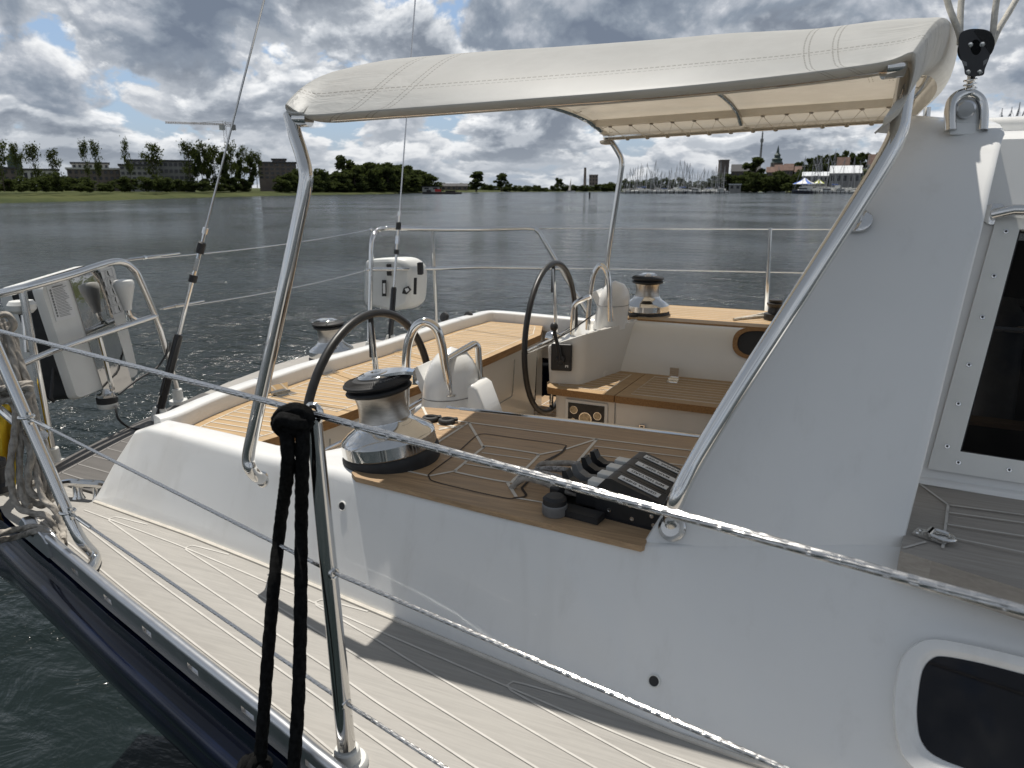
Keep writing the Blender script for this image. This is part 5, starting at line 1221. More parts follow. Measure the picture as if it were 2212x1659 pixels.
for u, vt, vb, hw in ((-20, 386, 412, 22), (22, 388, 413, 18), (48, 380, 412, 20), (72, 384, 412, 18), (100, 376, 411, 22), (126, 372, 411, 20), (150, 380, 411, 20), (176, 384, 410, 18), (188, 389, 410, 14), (318, 384, 407, 18), (342, 378, 408, 18), (362, 384, 408, 15), (388, 388, 407, 14), (414, 384, 409, 14), (446, 386, 406, 16), (470, 382, 406, 18), (500, 384, 406, 18), (526, 386, 406, 16)):
    tree('bush', u, vt, vb, hw, 166 + rgT.uniform(0, 12) + max(0, u) * .06, bl_, 'bush', 'bush', 'bushes on the far left bank')
wl_ = 'round dark tree in the wood on the far bank behind the bimini leg'
for u, vt, vb, hw, k in ((622, 374, 406, 20, 'bush'), (645, 366, 406, 18, 'bush'), (664, 370, 408, 20, 'bush'), (690, 366, 409, 22, 'bush'), (712, 372, 411, 20, 'bush')): tree(k, u, vt, vb, hw, 300 + rgT.uniform(0, 20), 'low light bush left of the dark wood on the far bank', 'bush', 'bush', 'bushes beside the dark wood')
tree('dense', 748, 337, 411, 27, 325, 'tallest tree at the left end of the dark wooded hump', 'broad_tree')
for i in range(40):
    u = 722 + i * 5.5 + rgT.uniform(-4, 4); top_v = interp(u, [720, 745, 770, 800, 850, 890, 915, 940, 950], [372, 366, 358, 350, 352, 360, 370, 384, 392]); lo = i % 2
    vt = top_v + (rgT.uniform(0, 6) if not lo else rgT.uniform(14, 26)); tree('dense' if i % 3 else 'bush', u, vt, 415, 26 if not lo else 24, 330 + (i % 7) * 5, 'dark round tree of the wooded hump on the far bank', 'broad_tree', 'tree', 'trees of the dark wooded hump')
for i in range(22): u = 612 + i * 15 + rgT.uniform(-5, 5); tree('bush', u, interp(u, [600, 660, 720, 940], [386, 380, 396, 404]) + rgT.uniform(-4, 5), 414, 20, 300, 'low bush at the foot of the wooded hump', 'bush', 'bush', 'bushes at the foot of the wooded hump')
for i in range(24): u = -30 + i * 24.6 + rgT.uniform(-9, 9); tree('bush', u, 391 + rgT.uniform(-10, 8), 413, 20, 166 + i * 7, bl_, 'bush', 'bush', 'bushes on the far left bank')
tree('column', 1029, 370, 413, 15, 520, 'tall dark tree alone on the flat shore beyond the barge', 'dark_tree'); tree('round', 1083, 375, 413, 18, 540, 'rounded dark tree alone on the flat shore', 'dark_tree')
for u, vt, vb, hw in ((958, 398, 413, 10), (975, 400, 413, 9), (1000, 398, 413, 10), (1014, 397, 413, 8), (1048, 396, 413, 9), (1060, 399, 413, 9), (1100, 397, 413, 10), (1112, 401, 413, 7), (1126, 404, 413, 6), (1140, 403, 413, 6), (1153, 404, 413, 6), (1166, 404, 413, 6), (1222, 398, 412, 10), (1240, 399, 412, 9), (1256, 400, 412, 8), (1306, 398, 412, 9), (1318, 394, 412, 10), (1330, 396, 412, 8)): tree('bush', u, vt, vb, hw, 640 + rgT.uniform(0, 60), 'tiny dark tree in the far line along the water', 'distant_tree', 'tree', 'tiny trees along the farthest shore')
for i in range(34): u = 948 + i * 11.8 + rgT.uniform(-4, 4); tree('bush', u, interp(u, [940, 1000, 1120, 1180, 1345], [396, 398, 401, 404, 398]) + rgT.uniform(-3, 3), 413, 10, 660 + rgT.uniform(0, 60), 'tiny dark tree in the far line along the water', 'distant_tree', 'tree', 'tiny trees along the farthest shore')
tree('round', 1207, 384, 412, 11, 700, 'small round tree left of the far chimney', 'dark_tree')
for u in range(1350, 1560, 13): tree('bush', u, 386 + rgT.uniform(-4, 6), 412, 10, 560 + rgT.uniform(0, 60), 'dark tree behind the masts of the far marina', 'distant_tree', 'tree', 'trees behind the far marina')
tree('dense', 1630, 341, 400, 27, 620, 'big dark tree beside the brick church tower on the hill', 'broad_tree'); tree('column', 1618, 372, 408, 14, 560, 'dark tree in front of the church hill', 'dark_tree')
for u, vt, vb, hw, D in ((1575, 388, 411, 16, 540), (1596, 384, 411, 18, 545), (1645, 384, 411, 20, 530), (1668, 378, 411, 20, 530), (1690, 380, 411, 18, 520), (1712, 376, 411, 20, 520), (1730, 368, 410, 20, 530), (1750, 372, 410, 16, 530), (1566, 396, 412, 12, 520), (1660, 394, 413, 16, 505), (1630, 398, 413, 16, 505), (1700, 396, 413, 16, 500), (1606, 398, 413, 14, 505)): tree('bush', u, vt, vb, hw, D, 'green bush on the slope below the church', 'bush', 'bush', 'bushes on the slope below the church')
for i in range(22): u = 1545 + i * 13 + rgT.uniform(-4, 4); tree('bush' if i % 3 else 'round', u, interp(u, [1540, 1580, 1640, 1740, 1850], [378, 376, 376, 370, 376]) + rgT.uniform(-5, 6), 413, 17, 500 + rgT.uniform(0, 30), 'green bush on the slope below the church', 'bush', 'bush', 'bushes on the slope below the church')
for u, vt, vb, hw in ((1725, 350, 388, 16), (1745, 342, 388, 18), (1765, 338, 388, 18), (1785, 335, 388, 18), (1805, 332, 388, 16), (1822, 326, 388, 14), (1838, 332, 388, 16), (1856, 330, 388, 16), (1874, 332, 388, 16), (1892, 330, 388, 16), (1910, 334, 388, 16), (1930, 336, 388, 16), (1700, 356, 384, 12), (1712, 354, 386, 12)): tree('dense', u, vt, vb, hw, 640 + rgT.uniform(0, 30), 'dark tree on the skyline of the right hill', 'broad_tree', 'tree', 'trees on the right hill')
for L in TREES.values():
    for r in L:
        for c in KIDS[r.name]: bpy.data.objects.remove(c)
        bpy.data.objects.remove(r)
# ---- buildings
plaster = mat('pale_plaster', (.50, .49, .46), .85, var=.06, vscale=.3); greywall = mat('grey_render', (.27, .265, .255), .85, var=.1, vscale=.3); brick = mat('dark_brick', (.145, .12, .105), .9, var=.15, vscale=.4); slate = mat('slate_roof', (.06, .06, .065), .8); tiles = mat('red_tiles', (.19, .12, .095), .85, var=.2, vscale=.5); verdigris = mat('dark_copper', (.05, .075, .065), .6); sheet = mat('white_sheet_roof', (.62, .64, .66), .5, var=.05, vscale=.2); winm = mat('dark_window', (.02, .022, .026), .15)
def building(name, u0, u1, vt, vb, D, depth, wm, label, rows=3, cols=6, roof=None, rh=.0, rm=None, cat='building', wfrac=.5):
    D = max(D, wdist(interp((u0 + u1) / 2, WU, WVL)) + 60) if D < 400 else D
    A_, B_ = bgp(u0, vb, D), bgp(u1, vb, D); B_.z = A_.z; ht = bgp((u0 + u1) / 2, vt, D).z - A_.z; ex = (B_ - A_); L = ex.length; ex.normalize(); ey = V((-ex.y, ex.x, 0)); ey = ey if ey.dot(A_ - EYE) > 0 else -ey
    r = empty(name, (A_ + B_) / 2, label, cat); Rm = Matrix((ex, ey, V((0, 0, 1)))).transposed(); c = (A_ + B_) / 2 + ey * depth / 2
    m = MB(); m.box(c + V((0, 0, ht / 2 - 5)), (L, depth, ht + 10), Rm); part(m, 'wall', wm, r)
    wmesh = None
    for j in range(rows):
        for i in range(cols):
            q = A_ + ex * (L * (i + .5) / cols) - ey * .03 + V((0, 0, ht * (j + .55) / rows))
            if wmesh is None: m = MB(); m.box((0, 0, 0), (L / cols * wfrac, .12, ht / rows * .5), Rm); w_ = part(m, 'window', winm, r); wmesh = w_
            else: w_ = wmesh.copy(); COL.objects.link(w_)
            w_.location = q
    if roof:
        m = MB(); z0 = A_.z + ht
        if roof == 'flat': m.box(c + V((0, 0, ht + .25)), (L + .8, depth + .8, .5), Rm)
        elif roof == 'gable':
            e = [A_ - ex * .4 - ey * .4, B_ + ex * .4 - ey * .4, B_ + ex * .4 + ey * (depth + .4), A_ - ex * .4 + ey * (depth + .4)]; e = [V((p.x, p.y, z0)) for p in e]; r1, r2 = (e[0] + e[3]) / 2 + V((0, 0, rh)), (e[1] + e[2]) / 2 + V((0, 0, rh))
            for f in ((e[0], e[1], r2, r1), (e[2], e[3], r1, r2), (e[1], e[2], r2), (e[3], e[0], r1), (e[3], e[2], e[1], e[0])): m.face(f)
        elif roof == 'set': m.box(c + V((0, 0, ht + 1.3)), (L * .6, depth * .7, 2.6), Rm); 
        part(m, 'roof', rm or slate, r, flat=True)
    return r
building('apartment_building', 148, 262, 366, 392, 262, 14, brick, 'low dark block with a white upper storey behind the pair of slim trees', 2, 9, 'flat', 0, plaster); building('penthouse', 156, 236, 354, 366, 264, 10, plaster, 'white flat roofed upper storey above the low dark block', 1, 7, 'flat', 0, slate)
building('apartment_building', 262, 345, 358, 392, 258, 14, greywall, 'stepped grey block with balconies, left part of the long grey building', 3, 7, 'flat', 0, slate, wfrac=.6); building('apartment_building', 346, 420, 349, 392, 262, 14, greywall, 'taller long grey block with large dark windows left of the crane', 3, 7, 'flat', 0, slate, wfrac=.7)
building('apartment_building', 272, 345, 348, 358, 266, 10, greywall, 'set back top storey on the stepped grey block', 1, 6, 'flat', 0, slate)
building('apartment_building', 52, 130, 368, 394, 262, 12, plaster, 'low pale house row left of the flats, behind the bushes', 1, 6, 'flat', 0, slate); building('apartment_building', -60, 40, 364, 394, 262, 12, brick, 'low dark building at the left edge of the far bank', 2, 6, 'flat', 0, slate)
building('apartment_building', 560, 642, 352, 388, 275, 14, brick, 'dark brick block with balconies right of the crane', 4, 7, 'flat', 0, slate, wfrac=.6); building('apartment_building', 588, 618, 345, 352, 278, 10, brick, 'small rooftop storey on the dark brick block', 1, 3, 'flat', 0, slate)
building('cottage', 952, 1010, 402, 411, 600, 10, brick, 'long low dark house on the flat shore', 1, 5, 'gable', 2.2, slate); building('cottage', 912, 950, 404, 411, 480, 8, plaster, 'small pale shed at the end of the wooded hump', 1, 2, 'flat', 0, slate)
building('factory', 1272, 1291, 378, 408, 950, 14, brick, 'dark grain silo block beside the tall chimney', 4, 3, 'flat', 0, brick); building('warehouse', 1255, 1300, 402, 411, 930, 12, sheet, 'low pale warehouse below the silo', 1, 4, 'flat', 0, sheet)
p = bgp(1263, 409, 940); m = MB(); m.tube([p + V((0, 0, -4)), V((p.x, p.y, bgp(1263, 362, 940).z))], [2.2, 1.5], 10); o = m.build('chimney', brick); tag(o, 'tall thin factory chimney beside the silo', 'chimney')
def steeple(u, vt, vm, D, w, label, m1, m2, name='church'):
    b, md, t = bgp(u, 385, D), bgp(u, vm, D), bgp(u, vt, D); r = empty(name, (b.x, b.y, b.z), label, 'church'); m = MB(); m.box((b.x, b.y, (b.z + md.z) / 2), (w, w, md.z - b.z), Matrix.Rotation(.4, 3, 'Z')); part(m, 'tower', m1, r)
    h_ = t.z - md.z; m = MB(); m.lathe([(w * .62, 0), (w * .5, h_ * .10), (w * .55, h_ * .22), (w * .30, h_ * .28), (w * .30, h_ * .40), (w * .36, h_ * .43), (w * .16, h_ * .55), (w * .09, h_ * .8), (.05, h_)], (b.x, b.y, md.z), n=8); part(m, 'spire', m2, r, flat=True); return r
steeple(1675, 313, 352, 640, 7.5, 'church with a slender dark green spire above red roofs', brick, verdigris)
p0_, p1_ = bgp(37, 385, 420), bgp(37, 313, 420); r = empty('church', p0_, 'distant dark green church spire between the left trees', 'church'); m = MB(); m.lathe([(3, 0), (3, p1_.z * .35), (2.2, p1_.z * .42), (.1, p1_.z - p0_.z)], p0_, n=8); part(m, 'spire', verdigris, r, flat=True)
r = building('church', 1578, 1640, 370, 388, 660, 16, brick, 'long brick church with a square flat tower on the hill', 1, 6, 'gable', 6, slate, 'church'); a = bgp(1561, 388, 655); t = bgp(1561, 347, 655); m = MB(); m.box((a.x, a.y, (a.z + t.z) / 2), (7.2, 7.2, t.z - a.z), Matrix.Rotation(.4, 3, 'Z')); m.box((a.x, a.y, t.z + .3), (7.8, 7.8, .8), Matrix.Rotation(.4, 3, 'Z')); part(m, 'tower', brick, r)
for i, (u0, u1, vt, vb, D, rh) in enumerate(((1655, 1672, 372, 380, 600, 4), (1672, 1690, 370, 380, 610, 5), (1692, 1712, 368, 380, 600, 5), (1716, 1730, 371, 381, 590, 4), (1806, 1832, 362, 374, 560, 7), (1872, 1900, 356, 376, 560, 7))): building('house', u0, u1, vt, vb, D, 8, plaster if i % 2 else brick, ['low house with red tiles left of the spire', 'gabled house right under the green spire', 'red roofed house right of the spire', 'small house at the foot of the wooded skyline', 'steep red roofed house above the white sheds', 'red roofed house beside the forward bimini leg'][i], 1, 3, 'gable', rh, tiles, 'house')
building('shed', 1790, 1858, 374, 398, 470, 22, greywall, 'wide boat shed with a white sloping roof on the right shore', 1, 5, 'gable', 4.5, sheet, 'shed'); building('shed', 1732, 1788, 380, 396, 480, 16, greywall, 'low boat shed with a pale roof behind the marquee', 1, 5, 'gable', 2.5, sheet, 'shed'); building('shed', 1574, 1600, 399, 411, 500, 6, greywall, 'small grey hut among the shore bushes', 1, 2, 'flat', 0, sheet, 'hut')
m = MB(); b, t = bgp(1638, 385, 720), bgp(1641, 268, 720); 
for dx, dy in ((0, 0), (1.2, 0), (.6, 1.0)): m.tube([b + V((dx * 1.6 - .6, dy * 1.6, 0)), V((b.x + dx * .5, b.y + dy * .5, t.z - 8))], .32, 5)
for k in range(16): z = lerp(b.z, t.z - 8, k / 15); m.box((b.x + .4, b.y + .3, z), (1.8, 1.6, .3))
m.tube([V((b.x + .3, b.y + .3, t.z - 9)), V((b.x + .3, b.y + .3, t.z))], .4, 6); m.box((b.x + .3, b.y + .3, lerp(b.z, t.z, .70)), (2.6, 2.6, 3)); o = m.build('radio_mast', greywall); tag(o, 'tall slim radio mast rising behind the big hill tree', 'mast')
# crane
cb, ct = bgp(497, 395, 300), bgp(497, 262, 300); r = empty('tower_crane', cb, 'tower crane with a long horizontal jib above the left bank', 'crane'); cranem = mat('crane_steel', (.10, .075, .055), .6, var=.1); ex = (bgp(600, 400, 300) - bgp(400, 400, 300)).normalized()
def lattice(m, a, b, w, n_):
    d = (b - a).normalized(); s1 = d.orthogonal().normalized() * w; s2 = d.cross(s1).normalized() * w
    for s in (s1 + s2, s1 - s2, -s1 - s2, -s1 + s2): m.tube([a + s, b + s], .06, 4)
    for k in range(n_):
        p, q = a.lerp(b, k / n_), a.lerp(b, (k + 1) / n_)
        for s, t in ((s1 + s2, s1 - s2), (s1 - s2, -s1 - s2), (-s1 - s2, -s1 + s2), (-s1 + s2, s1 + s2)): m.tube([p + s, q + t], .03, 3)
m = MB(); top_ = V((cb.x, cb.y, ct.z)); lattice(m, cb, top_, .55, 18); part(m, 'crane_mast', cranem, r)
m = MB(); zj = bgp(497, 269, 300).z; j0 = V((cb.x, cb.y, zj)); j1 = bgp(357, 267, 300); j1.z = zj; lattice(m, j0, j1, .22, 26); m.tube([top_, j0.lerp(j1, .6)], .06, 4); j2 = j0 + ex * 3.0; lattice(m, j0, j2, .5, 3); part(m, 'crane_jib', cranem, r)
m = MB(); m.box(j2 + V((0, 0, -1.0)), (1.6, 1.2, 2.0)); part(m, 'counterweight', greywall, r); m = MB(); m.box(j0 + V((-.3, -.9, -1.1)), (1.5, 1.4, 1.9)); part(m, 'operator_cab', plaster, r)
# ---- boats in the far marina
hullw = mat('boat_white', (.62, .62, .60), .4); hulln = mat('boat_navy', (.02, .025, .05), .3); mastm = mat('boat_mast', (.36, .36, .37), .5); covb = mat('blue_cover', (.03, .07, .22), .8); covg = mat('grey_cover', (.22, .22, .22), .8)
def make_boat(hm, cm, L=10.5, mh=13.5, stay=True):
    r = empty('boat_model', (0, 0, 0)); m = MB(); rows = []
    for k in range(11):
        s = k / 10; x = -L / 2 + L * s; w_ = 1.65 * math.sin(math.pi * min(.22 + .80 * s * .96, .995)) ** .75; z = 1.0 + .35 * s * s
        rows.append([V((x, w_, z)), V((x, w_ * .95, .5)), V((x, w_ * .6, -.2)), V((x, -w_ * .6, -.2)), V((x, -w_ * .95, .5)), V((x, -w_, z))])
    m.grid(rows, closev=True); m.face(rows[0]); m.face(rows[-1]); a = m.build('hull', hm, r)
    m = MB(); m.slab([V((-2.2, .95, 1.75)), V((1.2, .95, 1.7)), V((2.6, .45, 1.45)), V((2.6, -.45, 1.45)), V((1.2, -.95, 1.7)), V((-2.2, -.95, 1.75))], (0, 0, -.7)); m.box((-3.0, 0, 1.9), (1.1, 1.7, .8)); b = m.build('cabin', hullw, r)
    m = MB(); m.tube([V((.6, 0, 1.2)), V((.5, 0, mh))], [.11, .07], 6); 
    for z in (.45, .72): m.tube([V((.55, -1.0, mh * z)), V((.55, 1.0, mh * z))], .04, 4)
    if stay:
        for p in (V((L / 2 - .2, 0, 1.3)), V((-L / 2 + .2, 0, 1.2)), V((.5, 1.5, 1.1)), V((.5, -1.5, 1.1))): m.tube([p, V((.5, 0, mh * .97))], .028, 3)
    m.tube([V((L / 2 - .3, 0, 1.4)), V((.6, 0, mh * .93))], .09, 4); c = m.build('mast', mastm, r)
    m = MB(); m.tube([V((.4, 0, 2.5)), V((-3.2, 0, 2.45))], [.20, .13], 6); d = m.build('boom_cover', cm, r); KIDS[r.name] = [a, b, c, d]; return r
BT = [make_boat(hullw, covg), make_boat(hullw, covb, 9.5, 12), make_boat(hulln, covg, 11, 15), make_boat(hullw, hullw, 12, 16)]
BL = ['white sailing yacht with a grey boom cover in the crowded far marina', 'white sailing yacht with a blue boom cover in the crowded far marina', 'dark hulled sailing yacht in the crowded far marina', 'larger all white sailing yacht in the crowded far marina']; rgB = random.Random(5)
def boat(u, D, k, vt=None, rz=None, label=None, group='yachts moored in the far marina'):
    p = gpos(u, D); o = copy_tree(BT[k], p, None, rgB.uniform(0, 6.28) if rz is None else rz, label or BL[k]); o.name = 'moored_yacht'; o['category'] = 'sailing boat'; o['group'] = group
    if vt: base = [13.5, 12, 15, 16][k]; z = bgp(u, vt, D).z / base; o.scale = (max(.8, min(z, 1.3)),) * 2 + (z,)
for i in range(44):
    u = 1352 + i * 4.9 + rgB.uniform(-2, 2); boat(u, 400 + rgB.uniform(0, 75), rgB.choice((0, 0, 0, 1, 2, 3)), rgB.choice((372, 368, 362, 356, 352, 366, 345, 374)))
for u, vt, D in ((1735, 336, 420), (1748, 340, 430), (1757, 332, 425), (1763, 336, 428), (1772, 334, 424), (1781, 330, 430), (1798, 322, 420), (1820, 340, 415), (1838, 336, 420), (1850, 346, 425), (1871, 330, 424)): boat(u, D, rgB.choice((0, 1, 3)), vt, None, 'white sailing yacht at the jetty beside the marquee', 'yachts at the right jetty')
boat(1676, 560, 0, 358, None, 'small sailing yacht with a single mast before the church slope', 'yachts at the right jetty')
for u, vt in ((2130, 236), (2143, 250), (2162, 232), (2174, 222), (2186, 214), (2195, 210), (2206, 228)): boat(u, 130 + rgB.uniform(-8, 8), 3, vt, None, 'sailing yacht whose mast shows above the deckhouse roof', 'yachts beyond the deckhouse roof')
for r in BT:
    for c in KIDS[r.name]: bpy.data.objects.remove(c)
    bpy.data.objects.remove(r)
# motor cruiser, small motor boats, barge, day sailer, marquees, jetties, pile
def cruiser(u, D, L, hm, label, rz=.3, dark=False):
    r = empty('motor_boat', gpos(u, D), label, 'motor boat'); Rm = Matrix.Rotation(rz, 3, 'Z'); o_ = gpos(u, D); m = MB(); rows = []
    for k in range(9):
        s = k / 8; x = -L / 2 + L * s; w_ = L * .16 * (1 - max(0, s - .55) ** 2 * 4.2); z = L * (.13 + .05 * s); rows.append([o_ + Rm @ V(q) for q in ((x, w_, z), (x, w_ * .85, -.2), (x, -w_ * .85, -.2), (x, -w_, z))])
    m.grid(rows, closev=True); m.face(rows[0]); m.face(rows[-1]); part(m, 'hull', hm, r)
    m = MB(); m.slab([o_ + Rm @ V(q) * L for q in ((-.36, .12, .30), (.02, .12, .31), (.10, .08, .31), (.10, -.08, .31), (.02, -.12, .31), (-.36, -.12, .30))], (0, 0, -L * .16)); part(m, 'cabin', hullw, r)
    m = MB(); m.box(o_ + Rm @ V((-.12, 0, .235)) * L, (.44 * L, .25 * L, .05 * L), Rm); part(m, 'cabin_window', winm, r); m = MB(); m.tube([o_ + Rm @ V((-.15, 0, .30)) * L, o_ + Rm @ V((-.18, 0, .46)) * L], L * .006, 5); part(m, 'signal_mast', mastm, r)
cruiser(1732, 404, 11, hulln, 'navy hulled motor cruiser moored before the striped marquee', 2.6); cruiser(1790, 408, 9, hullw, 'white motor boat moored right of the marquee', .2); cruiser(1812, 406, 8, hullw, 'small white motor boat beside the right jetty', 2.9); cruiser(1560, 398, 8, hullw, 'white motor boat at the right end of the marina', .4); cruiser(1500, 396, 8.5, hullw, 'white motor boat in front of the moored yachts', 2.8)
bgc = gpos(955, 362); r = empty('work_barge', bgc, 'long dark work barge with a red deckhouse near the wooded hump', 'barge'); ex = (bgp(997, 400, 362) - bgp(912, 400, 362)).normalized(); Rm = Matrix((ex, V((-ex.y, ex.x, 0)), V((0, 0, 1)))).transposed(); darkm = mat('tarred_steel', (.025, .022, .022), .7)
m = MB(); m.slab([bgc + Rm @ V(q) for q in ((-9.6, 2.2, 1.1), (8.5, 2.2, .8), (9.6, 0, .9), (8.5, -2.2, .8), (-9.6, -2.2, 1.1))], (0, 0, -1.3)); part(m, 'hull', darkm, r); m = MB(); m.box(bgc + Rm @ V((-2.0, 0, 1.7)), (3.0, 2.4, 1.2), Rm); part(m, 'deckhouse', red, r); m = MB(); m.box(bgc + Rm @ V((4, 0, 1.3)), (5, 2.6, .7), Rm); m.box(bgc + Rm @ V((-6.5, 0, 1.5)), (2.2, 2.2, 1.0), Rm); part(m, 'deck_gear', darkm, r, flat=True)
m = MB(); m.tube([bgc + Rm @ V((7, 0, .8)), bgc + Rm @ V((7.2, 0, 4.2))], .1, 5); part(m, 'derrick', darkm, r)
sp_ = gpos(1233, 600); r = empty('day_sailer', sp_, 'small boat under a white sail near the far chimney', 'sailing boat'); m = MB(); m.slab([sp_ + V(q) for q in ((-3.5, 1, .8), (2.5, 1, .8), (4, 0, .9), (2.5, -1, .8), (-3.5, -1, .8))], (0, 0, -.9)); part(m, 'hull', hullw, r); m = MB(); ex2 = (bgp(1300, 400, 600) - bgp(1200, 400, 600)).normalized(); hh = bgp(1233, 386, 600).z; m.grid([[sp_ + ex2 * (-2.2 * (1 - t) * s) + V((0, .35 * math.sin(math.pi * s) * (1 - t), 1.3 + (hh - 1.3) * t)) for s in (0, .33, .66, 1)] for t in (0, .25, .5, .75, 1)]); part(m, 'sail', canvas, r); m = MB(); m.tube([sp_, sp_ + V((0, 0, hh + .3))], .09, 5); part(m, 'mast', mastm, r)
pl = gpos(1274, wdist(428)); m = MB(); m.lathe([(.20, -1), (.20, 1.15), (.24, 1.2), (.24, 1.35), (.14, 1.5), (.0001, 1.52)], pl, n=12); o = m.build('mooring_pile', darkm); tag(o, 'dark timber mooring pile standing alone in the water', 'pile')
def marquee(u, v_e, v_t, v_b, hw, D, mts, label):
    b = bgp(u, v_b, D); e = bgp(u, v_e, D).z; t = bgp(u, v_t, D).z; w_ = (bgp(u + hw, 400, D) - bgp(u, 400, D)).length; r = empty('marquee', b, label, 'marquee'); m = MB(); n_ = 12
    ring = lambda rr, z: [V((b.x + rr * math.cos(2 * math.pi * (k + .5) / n_), b.y + rr * math.sin(2 * math.pi * (k + .5) / n_), z)) for k in range(n_)]
    R0, R1, R2 = ring(w_, e), ring(w_ * .45, lerp(e, t, .42)), ring(.05, t)
    for A1, B1 in ((R0, R1), (R1, R2)):
        for k in range(n_): m.face([A1[k], A1[(k + 1) % n_], B1[(k + 1) % n_], B1[k]], k % len(mts))
    V0 = ring(w_, e - .35)
    for k in range(n_): m.face([V0[k], V0[(k + 1) % n_], R0[(k + 1) % n_], R0[k]], (k + 1) % len(mts))
    part(m, 'tent_roof', mts, r, flat=True)
    for k in range(0, n_, 2):
        m = MB(); p = ring(w_ * .97, e)[k]; m.tube([V((p.x, p.y, min(b.z, .4) )), p], .06, 5); part(m, 'tent_pole', mastm, r)
bluec = mat('blue_tent_cloth', (.10, .20, .60), .8); yelc = mat('yellow_tent_cloth', (.55, .58, .06), .8); whc = mat('white_tent_cloth', (.80, .80, .80), .8)
marquee(1737, 397, 384, 404, 26, 432, [bluec, whc, whc], 'blue and white pointed marquee on the right shore'); marquee(1768, 396, 386, 404, 13, 440, [yelc, whc], 'yellow green pointed marquee beside the blue and white one')
def jetty(u0, u1, D, label, n_=12):
    a, b = gpos(u0, D, .9), gpos(u1, D, .9); r = empty('jetty', (a + b) / 2, label, 'jetty'); m = MB(); d = (b - a).normalized(); s = V((-d.y, d.x, 0)) * .9; m.slab([a + s, b + s, b - s, a - s], (0, 0, -.25)); part(m, 'walkway', darkm, r)
    for k in range(n_): m = MB(); p = a.lerp(b, k / (n_ - 1)); m.tube([p + V((0, 0, -1.5)), p + V((0, 0, .9))], .16, 6); part(m, 'jetty_pile', darkm, r)
jetty(1352, 1575, 393, 'long dark jetty in front of the marina masts', 24); jetty(1700, 1835, 398, 'dark jetty in front of the marquees', 16); jetty(1150, 1340, 700, 'low distant jetty below the silo', 14)

# ================================================================== loose gear: mooring rope coil, black fender rope, flag, mainsheet block
def rope_mesh(pts, r, mt, name, parent=None, label=None, pitch=None, step=.003, ridges=3, depth=None, n=18):
    m = MB(); m.tube(resample(smooth([V(p) for p in pts], 10), step), r, n, ridges=ridges, pitch=pitch or r * 5.2, depth=depth or r * .42); return m
cr_ = empty('mooring_rope', onleg(930), 'weathered grey mooring rope hung in a coil on the near pushpit', 'rope')
rgR = random.Random(3)
def at_(u, v, d): return atd(u, v, d)
tops = [(2, 686), (14, 692), (26, 706), (-10, 684), (8, 700), (34, 722)]
wrap = [(-6, 852), (18, 846), (42, 842), (60, 838), (64, 828), (40, 832), (14, 838), (-8, 842)]
loops = [[(20, 705), (28, 760), (40, 830), (36, 900), (24, 990), (26, 1060), (38, 1094), (66, 1108), (100, 1115), (126, 1150), (131, 1178)],
         [(8, 700), (24, 770), (48, 840), (46, 920), (42, 1000), (44, 1050), (54, 1088), (66, 1094)],
         [(30, 720), (42, 780), (58, 845), (66, 920), (66, 980), (58, 1040), (68, 1080), (92, 1092), (106, 1070), (100, 1010), (86, 950), (74, 880), (58, 820), (36, 760)],
         [(4, 690), (16, 760), (40, 830), (62, 900), (82, 980), (94, 1030), (90, 1066), (76, 1072), (62, 1050), (64, 1010), (74, 960), (68, 900), (56, 845)],
         [(-14, 690), (0, 760), (26, 840), (34, 930), (20, 1010), (20, 1050)], [(16, 696), (36, 770), (62, 850), (88, 930), (112, 1010), (124, 1040), (126, 1060), (112, 1074)],
         [(-20, 720), (-8, 790), (18, 850), (50, 930), (74, 1000), (92, 1075), (118, 1100), (134, 1140), (136, 1168)]]
for i, lp in enumerate(loops):
    pts = [at_(u, v, lerp(2.02 + .018 * (i % 4), 1.96 + .03 * (i % 3), k / (len(lp) - 1))) for k, (u, v) in enumerate(lp)]
    if i in (0, 6): pts[-1] = atz(lp[-1][0], lp[-1][1], DZ + .03)
    part(rope_mesh(pts, .0095, ropegrey, 'x'), 'rope_strand', ropegrey, cr_, angle=80)
for j in range(3):
    pts = [at_(u, v + j * 9, 1.975 + .05 * math.sin(k * .9 + j)) for k, (u, v) in enumerate(wrap)]; part(rope_mesh(pts, .0095, ropegrey, 'x'), 'rope_binding', ropegrey, cr_, angle=80)
pts = [at_(-10, 700, 2.0), at_(-4, 684, 1.98), at_(16, 680, 1.98), at_(30, 700, 1.99), at_(22, 720, 2.0)]; part(rope_mesh(pts, .0095, ropegrey, 'x'), 'rope_strand', ropegrey, cr_, angle=80)
pts = [at_(34, 1075, 2.06), at_(60, 1050, 2.08), at_(96, 1040, 2.10), at_(118, 1056, 2.09), at_(112, 1080, 2.06), at_(84, 1090, 2.04), at_(104, 1060, 2.10), at_(128, 1072, 2.10)]; part(rope_mesh(pts, .0095, ropegrey, 'x'), 'rope_strand', ropegrey, cr_, angle=80)
ml = empty('mooring_line', atz(40, 1155, DZ + .03), 'doubled grey mooring line leading overboard through the fairlead', 'rope')
for dv in (0, 16):
    pts = [atz(112, 1150 + dv * .3, DZ + .05), atz(78, 1138 + dv * .6, DZ + .055), aty(40, 1143 + dv, 1.10), aty(-30, 1158 + dv, 1.0), aty(-160, 1190 + dv, .8)]; part(rope_mesh(pts, .0090, ropegrey, 'x'), 'rope_strand', ropegrey, ml, angle=80)
